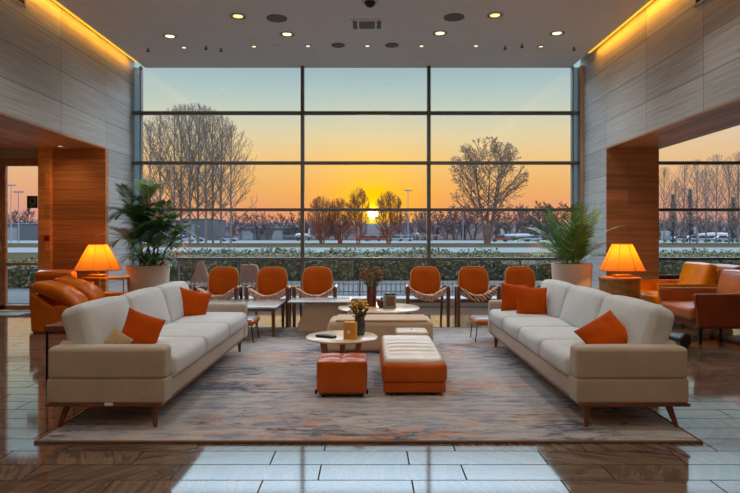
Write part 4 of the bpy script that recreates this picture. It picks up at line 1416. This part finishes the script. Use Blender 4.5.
def branch_tree(seed, H, tr, first, n1, ang0, ang1, lenf, curve, lv2, lv3, trunks=1, spread=0.0, bud=0, wob=.02, lean=0.0, env=None):
    rr = random.Random(seed)
    b = B(); bl = B() if bud else None
    def seg(pts, r0, r1):
        n = len(pts)
        sides = 5 if r0 > .09 else 3
        tube(b, pts, [r0 + (r1 - r0) * i / (n - 1) for i in range(n)], sides, cap=False)
    def reach(p, d):
        # distance along d to the crown outline, an ellipsoid
        ez, ex, ew = env[0] * H, env[1] * H, env[2] * H
        o = Vector((p.x / ex, p.y / ex, (p.z - ez) / ew)); v = Vector((d.x / ex, d.y / ex, d.z / ew))
        a_, b_, c_ = v.dot(v), o.dot(v), o.dot(o) - 1
        q = b_ * b_ - a_ * c_
        return max(.3, (-b_ + math.sqrt(q)) / a_) if q > 0 else .3
    def grow(p, d, L, r, lv):
        if env:
            L = min(L, reach(p, d) * rr.uniform(.92, 1.02))
        n = 5 if lv < 2 else (4 if lv == 2 else 3)
        pts = [p.copy()]; q = p.copy(); dd = d.copy()
        for i in range(n):
            q = q + dd * (L / n); pts.append(q.copy())
            dd = (dd + Vector((rr.gauss(0, wob * 3), rr.gauss(0, wob * 3), curve / n))).normalized()
        seg(pts, r, max(.015, r * .35))
        if lv == 3 or (lv == 2 and not lv3):
            if bud:
                for k in range(bud):
                    c = pts[-1].lerp(pts[1], rr.random() * .8); s_ = rr.uniform(.07, .15)
                    u = Vector((rr.gauss(0, 1), rr.gauss(0, 1), rr.gauss(0, 1))).normalized(); v = u.orthogonal().normalized()
                    bl.faces.new([bl.verts.new(c + (u * a_ + v * b_) * s_) for a_, b_ in ((-1, -.6), (1, -.6), (.8, .7), (-.8, .7))])
            return
        m = lv2 if lv == 1 else lv3
        for k in range(m):
            f = .22 + .76 * (k + rr.random() * .7) / m
            i = min(n - 1, int(f * n)); c = pts[i].lerp(pts[i + 1], f * n - i)
            t_ = (pts[i + 1] - pts[i]).normalized()
            side = t_.orthogonal().normalized(); side.rotate(Matrix.Rotation(rr.uniform(0, 2 * PI), 3, t_))
            a = R(rr.uniform(24, 46))
            nd = (t_ * math.cos(a) + side * math.sin(a)).normalized()
            grow(c, nd, L * (1 - f * .45) * rr.uniform(.38, .6), max(.017, r * .42), lv + 1)
    for tk in range(trunks):
        az = 2 * PI * tk / max(1, trunks) + rr.random()
        d = Vector((math.cos(az) * spread, math.sin(az) * spread, 1)).normalized() if trunks > 1 else Vector((lean, 0, 1)).normalized()
        h = H * (1 if trunks == 1 else rr.uniform(.8, .97))
        pts = [Vector((0, 0, 0)) + Vector((math.cos(az), math.sin(az), 0)) * (.3 * (trunks > 1))]
        for i in range(12):
            pts.append(pts[-1] + d * (h / 12)); d = (d + Vector((rr.gauss(0, wob), rr.gauss(0, wob), .02))).normalized()
        seg(pts, tr, tr * .12)
        nn = n1 // trunks
        for k in range(nn):
            f = first + (.97 - first) * (k + rr.random() * .5) / nn
            i = min(11, int(f * 12)); c = pts[i].lerp(pts[i + 1], f * 12 - i)
            a = R(ang0 + (ang1 - ang0) * (f - first) / (1 - first) + rr.gauss(0, 4))
            az2 = 2.39996 * k + rr.uniform(-.4, .4)
            nd = Vector((math.cos(az2) * math.sin(a), math.sin(az2) * math.sin(a), math.cos(a)))
            L = H * lenf * (1.12 - f * .75) * rr.uniform(.8, 1.12) if not env else H
            grow(c, nd, L, tr * .42 * (1.1 - f * .7), 1)
    return b, bl
def tree(name, label, loc, bm, mat, bl=None, bmat=None, rotz=0, scale=1, group=None, part='branches'):
    r = thing(name, label, 'tree', loc, rotz, group)
    r.scale = scale if isinstance(scale, (tuple, list)) else (scale,) * 3
    o = obj(part, bm, mat, r, sharp=0)
    if bl is not None:
        obj('buds', bl, bmat, r, sharp=0, recalc=False)
    return r
def gnd(px, d):
    return Vector(((px - CX) * d / FPX, d, -.03))

# poplars beyond the taxiway, seen past the tall palm
protos = []
ORD = ['first', 'second', 'third', 'fourth', 'fifth', 'sixth', 'seventh', 'eighth', 'ninth', 'tenth', 'eleventh', 'twelfth']
for sd in (1, 2, 3):
    bm_, _ = branch_tree(sd, 21.0, .22, .16, 30, 48, 14, .47, .25, 7, 2, wob=.006, env=(.54, .26, .48))
    protos.append(bm_)
pop_roots = []
spec = [(150, .96, 104), (160, 1.02, 100), (174, 1.06, 98), (181, 1.09, 105), (190, 1.1, 100), (198, 1.1, 103), (206, 1.08, 98), (213, 1.05, 104), (221, 1.01, 100), (231, .94, 97)]
for i, (px, sc, d) in enumerate(spec):
    lab = 'bare grey poplar, %s of the clump counted from the tall palm' % ORD[i]
    if i < 3:
        pop_roots.append(tree('bare_poplar', lab, gnd(px, d), protos[i], M['bark'], rotz=i * 1.3, scale=sc * d / 100, group='poplar clump past the tall palm'))
    else:
        dup(pop_roots[i % 3], gnd(px, d), i * 2.1, lab, sc * d / 100)
# poplars seen through the bay window
bay = [(664, .60, 108), (676, .5, 112), (684, .62, 116), (697, .66, 110), (706, .58, 120), (716, .70, 106), (729, .64, 112), (738, .72, 108), (752, .66, 110)]
for i, (px, sc, d) in enumerate(bay):
    dup(pop_roots[i % 3], gnd(px, d), i * 1.7 + .5, 'bare poplar in the row behind the parked cars, %s counted from the walnut cladding' % ORD[i], sc * d / 100, 'poplar row behind the parked cars')
# spreading tree with buds
bm_, bl = branch_tree(21, 15.2, .27, .16, 75, 66, 34, .47, .2, 8, 4, trunks=5, spread=.22, bud=2, wob=.015, env=(.64, .43, .40))
tree('budding_tree', 'broad many stemmed tree with brown buds standing before the small aircraft', gnd(487, 100), bm_, M['bark_b'], bl, M['bud'], .4, (1.06, 1, 1.13))
# bushy trees around the sun
bm_, _ = branch_tree(31, 9.3, .15, .06, 60, 52, 22, .46, .3, 9, 5, trunks=4, spread=.16, wob=.02, env=(.55, .30, .48))
c1 = tree('bushy_tree', 'glow-reddened bare tree directly beside the sun, on the poplar side', gnd(358, 104), bm_, M['twig_sun'], rotz=.2, scale=(.8, 1, 1.03))
dup(c1, gnd(388.5, 105), 1.9, 'glow-reddened bare tree directly beside the sun, on the light mast side', (.85, 1, .98))
dup(c1, gnd(340, 112), 2.4, 'glow-reddened bare tree behind the grounded white jet, near the middle mullion', (1.0, 1, .9))
dup(c1, gnd(322, 112), 4.1, 'hazy bare tree just past the middle mullion on the sun side', (1.15, 1, .93))
# conifers in the bay view
def conifer_bm(seed, H, Rr):
    rr = random.Random(seed); b = B()
    for k in range(900):
        f = rr.random() ** .8; h = .3 + (H - .3) * f; q = Rr * (1 - f) ** .7 * math.sqrt(rr.random()) + .05; a = rr.uniform(0, 2 * PI)
        c = Vector((q * math.cos(a), q * math.sin(a), h)); s_ = rr.uniform(.12, .3)
        u = Vector((math.cos(a), math.sin(a), .9)).normalized(); v = Vector((-math.sin(a), math.cos(a), 0))
        b.faces.new([b.verts.new(c - v * s_ * .5), b.verts.new(c + v * s_ * .5), b.verts.new(c + u * s_ * 1.8)])
    tube(b, [(0, 0, 0), (0, 0, H * .9)], [.12, .03], 6)
    return b
k1 = tree('slim_conifer', 'slim dark conifer behind the parked cars nearest the walnut cladding', gnd(673, 118), conifer_bm(5, 9.5, 1.0), M['conifer'], part='foliage', scale=1)
dup(k1, gnd(690, 120), 1.1, 'slim dark conifer behind the parked cars, second from the walnut cladding', (1.0, 1, 1.12))
dup(k1, gnd(733, 119), 2.1, 'slim dark conifer behind the last parked car of the row', (1.1, 1, .95))
# treeline far off
def hazebush(seed):
    rr = random.Random(seed)
    bm_, bl = branch_tree(seed, 9.0, .2, .1, 34, 60, 20, .45, .4, 7, 4, trunks=3, spread=.22, bud=1, wob=.03)
    return bm_, bl
far = []
LABF = 'small hazy mauve tree in the far treeline across the airfield'
rr = random.Random(4)
xs = [138, 152, 236, 246, 258, 268, 279, 289, 299, 309, 318, 327, 336, 346, 398, 407, 416, 426, 436, 446, 455, 464, 473, 494, 504, 514, 524, 534, 545, 556, 660, 668, 680, 694, 703, 713, 722, 735, 748, 10, 24, -6]
for i, px in enumerate(xs):
    d = rr.uniform(205, 250); sc = rr.uniform(.9, 1.35) * (1.12 if 430 < px < 560 else .95)
    if i < 3:
        bm_, bl = hazebush(50 + i)
        far.append(tree('treeline_tree', LABF, gnd(px, d), bm_, M['haze_tree'], bl, M['haze_tree'], i, (1.4 * sc, 1.2 * sc, sc), 'far treeline across the airfield'))
    else:
        dup(far[i % 3], gnd(px, d), rr.uniform(0, 6), LABF, (1.4 * sc, 1.2 * sc, sc))
def hill(name, x0, x1, y0, h, seed):
    b = B(); n = 90; rows = []
    rr = random.Random(seed)
    for yy, k in ((y0, 0), (y0 + 12, .85), (y0 + 30, 1), (y0 + 60, .7), (y0 + 90, 0)):
        rows.append([b.verts.new((x0 + (x1 - x0) * i / n, yy, -.03 + k * h * (1 + .25 * noise.noise(Vector((i * .9, seed, k)))) * min(1, (n - i) / 4, i / 4))) for i in range(n + 1)])
    for a, c in zip(rows, rows[1:]):
        for i in range(n):
            b.faces.new((a[i], a[i + 1], c[i + 1], c[i]))
    struct(name, b, M['haze_hill'])
hill('hills_wooded', -420, 420, 330, 9.5, 3)
# hangar and low building
def shed(label, px0, px1, d, h, dep, mat, name='hangar'):
    a, c = gnd(px0, d), gnd(px1, d)
    r = thing(name, label, 'building', ((a.x + c.x) / 2, d, -.03))
    hw = (c.x - a.x) / 2
    b = B(); box(b, (-hw, 0, 0), (hw, dep, h)); obj('walls', b, mat, r)
    b = B(); prism(b, [(-hw - .3, h), (hw + .3, h), (hw + .3, h + .25), (-hw - .3, h + .25)], -.3, dep + .3, 'Y'); obj('roof', b, M['plane_grey'], r)
    n = max(2, int(hw / 3))
    for k in range(n):
        x = -hw + (k + .5) * 2 * hw / n
        b = B(); box(b, (x - hw / n * .7, -.06, 0), (x + hw / n * .7, .0, h * .78)); obj('door_panel', b, M['hangar'] if k % 2 else M['plane_grey'], r)
    return r
shed('tall blue grey hangar behind the poplar clump', 182, 212, 205, 7.2, 20, M['hangar'])
shed('dark blue grey shed beside the hangar, nearer the tall palm', 172, 181, 200, 6.6, 16, M['haze_hill'])
shed('long low blue building behind the white jet by the middle mullion', 240, 300, 240, 4.6, 10, M['hangar'])
shed('low blue grey building seen through the glazed door', -40, 60, 190, 5.2, 14, M['hangar'])
# light masts
def mast(label, px, d, h, arm=True):
    r = thing('light_mast', label, 'light mast', gnd(px, d))
    b = B(); tube(b, [(0, 0, 0), (0, 0, h)], [.14, .08], 8); obj('pole', b, M['plane_grey'], r)
    b = B(); box(b, (-.95, -.2, h - .1), (.95, .2, h + .18)); obj('lamp_head', b, M['plane_grey'], r)
    return r
mast('tall light mast with a flat head on the budding tree side of the sun', 408, 150, 12.8)
mast('thin light mast between the middle aircraft and the budding tree', 463, 170, 9.0)
mast('light mast seen through the glazed door, nearest its handle', 11, 130, 12.4)
mast('light mast seen through the glazed door, nearest the sign', 18.5, 120, 10.2)

# aircraft
def aircraft(label, px, d, L, rotz, span, zc):
    r = thing('small_aircraft', label, 'aircraft', gnd(px, d) + Vector((0, 0, .05)), rotz)
    Rf = L * .062
    T = Matrix.Translation((0, 0, zc)) @ Matrix.Rotation(PI / 2, 4, 'Y')
    b = B(); lathe(b, [(.0001, -L * .5), (Rf * .45, -L * .44), (Rf * .85, -L * .2), (Rf, 0), (Rf, L * .28), (Rf * .8, L * .4), (Rf * .4, L * .47), (.0001, L * .5)], 18, M=T); obj('fuselage', b, M['plane'], r)
    b = B(); box(b, (L * .36, -Rf * .72, zc + Rf * .25), (L * .42, Rf * .72, zc + Rf * .62), .05); obj('cockpit_window', b, M['carglass'], r)
    for s in (-1, 1):
        b = B(); prism(b, [(L * .08, s * Rf * .6), (-L * .10, s * Rf * .6), (-L * .10, s * span / 2), (-L * .03, s * span / 2)], zc - Rf * .3, zc - Rf * .3 + .16, 'Z'); obj('wing', b, M['plane'], r)
        b = B(); prism(b, [(-L * .38, s * .1), (-L * .48, s * .1), (-L * .49, s * span * .19), (-L * .44, s * span * .19)], zc + Rf * .5, zc + Rf * .5 + .1, 'Z'); obj('tailplane', b, M['plane'], r)
        b = B(); lathe(b, [(.0001, -.9), (.3, -.7), (.36, .3), (.28, .6), (.0001, .62)], 12, M=Matrix.Translation((-L * .02, s * span * .17, zc - Rf * .5)) @ Matrix.Rotation(PI / 2, 4, 'Y')); obj('engine', b, M['plane_grey'], r)
        b = B(); tube(b, [(-L * .03, s * span * .13, zc - Rf * .3), (-L * .03, s * span * .13, .0)], .08, 6); obj('main_gear', b, M['tyre'], r)
    b = B(); prism(b, [(-L * .34, zc + Rf * .6), (-L * .48, zc + Rf * .4), (-L * .5, zc + L * .2), (-L * .43, zc + L * .2)], -.08, .08, 'Y'); obj('tail_fin', b, M['plane'], r)
    b = B(); tube(b, [(L * .38, 0, zc - Rf * .5), (L * .38, 0, 0)], .07, 6); obj('nose_gear', b, M['tyre'], r)
    return r
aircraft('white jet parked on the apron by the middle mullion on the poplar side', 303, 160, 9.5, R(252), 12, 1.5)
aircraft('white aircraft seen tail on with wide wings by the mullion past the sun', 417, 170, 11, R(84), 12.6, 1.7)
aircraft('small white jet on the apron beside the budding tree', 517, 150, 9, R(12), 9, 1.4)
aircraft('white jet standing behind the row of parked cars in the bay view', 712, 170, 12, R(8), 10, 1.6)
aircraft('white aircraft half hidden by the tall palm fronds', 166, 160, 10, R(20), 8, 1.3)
# cars
def car(label, px, d, paint, rotz=0, group=None):
    r = thing('parked_car', label, 'car', gnd(px, d) + Vector((0, 0, .05)), rotz, group)
    b = B(); prism(b, [(-2.1, .35), (2.1, .35), (2.15, .75), (1.3, .92), (-1.9, .95), (-2.15, .8)], -.85, .85, 'Y'); bmesh.ops.bevel(b, geom=list(b.edges), offset=.06, segments=2, affect='EDGES'); obj('body', b, paint, r)
    b = B(); prism(b, [(-1.75, .9), (1.15, .9), (.45, 1.42), (-1.2, 1.45)], -.75, .75, 'Y'); bmesh.ops.bevel(b, geom=list(b.edges), offset=.05, segments=2, affect='EDGES'); obj('cabin', b, M['carglass'], r)
    b = B(); box(b, (-1.15, -.68, 1.4), (.4, .68, 1.48), .03); obj('roof', b, paint, r)
    for sx in (-1.3, 1.3):
        for sy in (-.82, .82):
            b = B(); lathe(b, [(.0001, -.1), (.33, -.1), (.33, .1), (.0001, .1)], 14, M=Matrix.Translation((sx, sy, .33)) @ Matrix.Rotation(PI / 2, 4, 'X')); obj('wheel', b, M['tyre'], r)
    return r
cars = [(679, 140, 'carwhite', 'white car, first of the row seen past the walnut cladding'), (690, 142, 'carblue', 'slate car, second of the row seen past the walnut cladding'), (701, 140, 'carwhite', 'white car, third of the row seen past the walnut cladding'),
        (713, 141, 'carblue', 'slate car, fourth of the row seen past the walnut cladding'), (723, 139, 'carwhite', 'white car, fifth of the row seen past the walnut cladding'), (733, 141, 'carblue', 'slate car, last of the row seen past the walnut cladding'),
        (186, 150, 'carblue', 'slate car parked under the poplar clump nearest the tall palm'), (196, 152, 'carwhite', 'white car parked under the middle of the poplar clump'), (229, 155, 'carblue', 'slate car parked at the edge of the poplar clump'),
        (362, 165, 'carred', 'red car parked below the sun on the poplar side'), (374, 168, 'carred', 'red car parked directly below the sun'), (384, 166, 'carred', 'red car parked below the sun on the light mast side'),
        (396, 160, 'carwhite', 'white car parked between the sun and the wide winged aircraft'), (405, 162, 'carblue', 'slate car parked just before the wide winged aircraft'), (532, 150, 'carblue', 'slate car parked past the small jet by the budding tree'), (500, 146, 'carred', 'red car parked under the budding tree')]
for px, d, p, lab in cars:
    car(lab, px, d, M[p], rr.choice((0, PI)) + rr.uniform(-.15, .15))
# van near the first car
r = thing('parked_van', 'white box van at the end of the car row nearest the walnut cladding', 'van', gnd(667.5, 140) + Vector((0, 0, .05)))
b = B(); box(b, (-1.1, -.95, .45), (1.1, .95, 2.5), .08); obj('box_body', b, M['carwhite'], r)
b = B(); box(b, (-.8, -.98, 1.3), (.8, -.94, 2.0), .02); obj('rear_window', b, M['carblue'], r)
for sx in (-.85, .85):
    b = B(); lathe(b, [(.0001, -.12), (.4, -.12), (.4, .12), (.0001, .12)], 14, M=Matrix.Translation((sx, -.6, .4)) @ Matrix.Rotation(PI / 2, 4, 'Y')); obj('wheel', b, M['tyre'], r)

# hedges along the terrace
def hedge(name, label, x0, x1, y, h, dep, seed, dens=420, leaf=.055):
    rr = random.Random(seed)
    b = B(); n = int((x1 - x0) / .25)
    def top(x): return h * (.86 + .16 * noise.noise(Vector((x * .8, seed, 0))) + .09 * noise.noise(Vector((x * 2.6, seed, 4))))
    for k in range(int((x1 - x0) * dens)):
        x = rr.uniform(x0, x1); T_ = top(x)
        f = rr.random()
        if f < .55: yy, zz = y - dep / 2 + rr.gauss(0, .07), rr.uniform(0.02, T_)
        else: yy, zz = y + rr.uniform(-dep / 2, dep / 2), T_ + rr.gauss(0, .05) + (.12 * rr.random() if rr.random() < .12 else 0)
        s_ = leaf * rr.uniform(.6, 1.3)
        u = Vector((rr.gauss(0, 1), rr.gauss(0, 1) - .6, rr.gauss(0, 1) + .3)).normalized(); v = u.orthogonal().normalized(); v.rotate(Matrix.Rotation(rr.uniform(0, 6.28), 3, u)); q = u.cross(v)
        c = Vector((x, yy, max(.02, zz)))
        b.faces.new([b.verts.new(c - v * s_), b.verts.new(c + q * s_ * .5), b.verts.new(c + v * s_), b.verts.new(c - q * s_ * .5)])
    r = thing(name, label, 'hedge', (0, 0, -.015))
    o = obj('leaves', b, M['hedge'], r, sharp=0, recalc=False); o['kind'] = 'stuff'
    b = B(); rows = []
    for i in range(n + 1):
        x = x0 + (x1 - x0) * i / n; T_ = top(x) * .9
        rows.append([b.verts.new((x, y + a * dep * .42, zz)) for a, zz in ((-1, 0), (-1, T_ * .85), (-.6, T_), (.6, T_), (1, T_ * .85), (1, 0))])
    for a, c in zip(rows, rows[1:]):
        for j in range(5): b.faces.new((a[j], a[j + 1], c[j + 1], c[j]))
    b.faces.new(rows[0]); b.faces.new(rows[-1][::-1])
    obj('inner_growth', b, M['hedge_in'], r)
    return r
hedge('hedge', 'leafy green hedge outside the main glazing on the poplar side', -7.6, -.6, 20.0, 1.02, 1.5, 1)
hedge('hedge', 'leafy green hedge outside the main glazing on the budding tree side', -.55, 4.3, 20.4, 1.0, 1.5, 2)
hedge('hedge', 'low sparse hedge outside the glazing behind the bushy palm', 4.35, 7.6, 20.3, .72, 1.4, 3)
hedge('hedge', 'leafy green hedge outside the bay window below the parked cars', 8.6, 15.0, 20.0, .98, 1.5, 4)
hedge('hedge', 'dark shrubbery outside the glazed door', -11.6, -8.4, 17.0, .75, 1.3, 5)
# picket edging on the terrace
r = thing('picket_edging', 'low pale picket edging between terrace and hedge', 'edging', (0, 14.6, -.012))
b = B()
for z_ in (.06, .24): box(b, (-5.6, -.01, z_), (5.6, .01, z_ + .03))
x = -5.6
while x < 5.6:
    box(b, (x, -.02, 0), (x + .03, -.008, .31)); x += .115
obj('picket_fence_slats', b, M['picket'], r)
# brown blocks outside, standing in for reflections in the glass
def reflection_shape(label, px0, px1, d, h, apex):
    x0, x1 = gnd(px0, d).x, gnd(px1, d).x
    r = thing('reflection_block', label, 'reflection stand-in', ((x0 + x1) / 2, d, -.012)); hw = (x1 - x0) / 2
    b = B(); lo = [b.verts.new((sx * hw, sy * hw * .8, 0)) for sx, sy in ((-1, -1), (1, -1), (1, 1), (-1, 1))]
    hi = [b.verts.new((sx * hw * apex, sy * hw * apex * .8, h)) for sx, sy in ((-1, -1), (1, -1), (1, 1), (-1, 1))]
    for i in range(4): b.faces.new((lo[i], lo[(i + 1) % 4], hi[(i + 1) % 4], hi[i]))
    b.faces.new(hi); b.faces.new(lo[::-1])
    bmesh.ops.bevel(b, geom=list(b.edges), offset=.03, segments=2, affect='EDGES'); obj('reflection_shape', b, M['pane_reflection'], r)
    b = B(); lathe(b, [(.04, h - .02), (.03, h + .05), (.0001, h + .06)], 10); obj('finial', b, M['blackmetal'], r)
reflection_shape('peaked brown block standing in for a glass reflection by the tall palm', 190, 212, 16.4, .78, .16)
reflection_shape('flat topped brown block standing in for a glass reflection behind the first two shell chairs', 234, 264, 16.8, .62, .5)
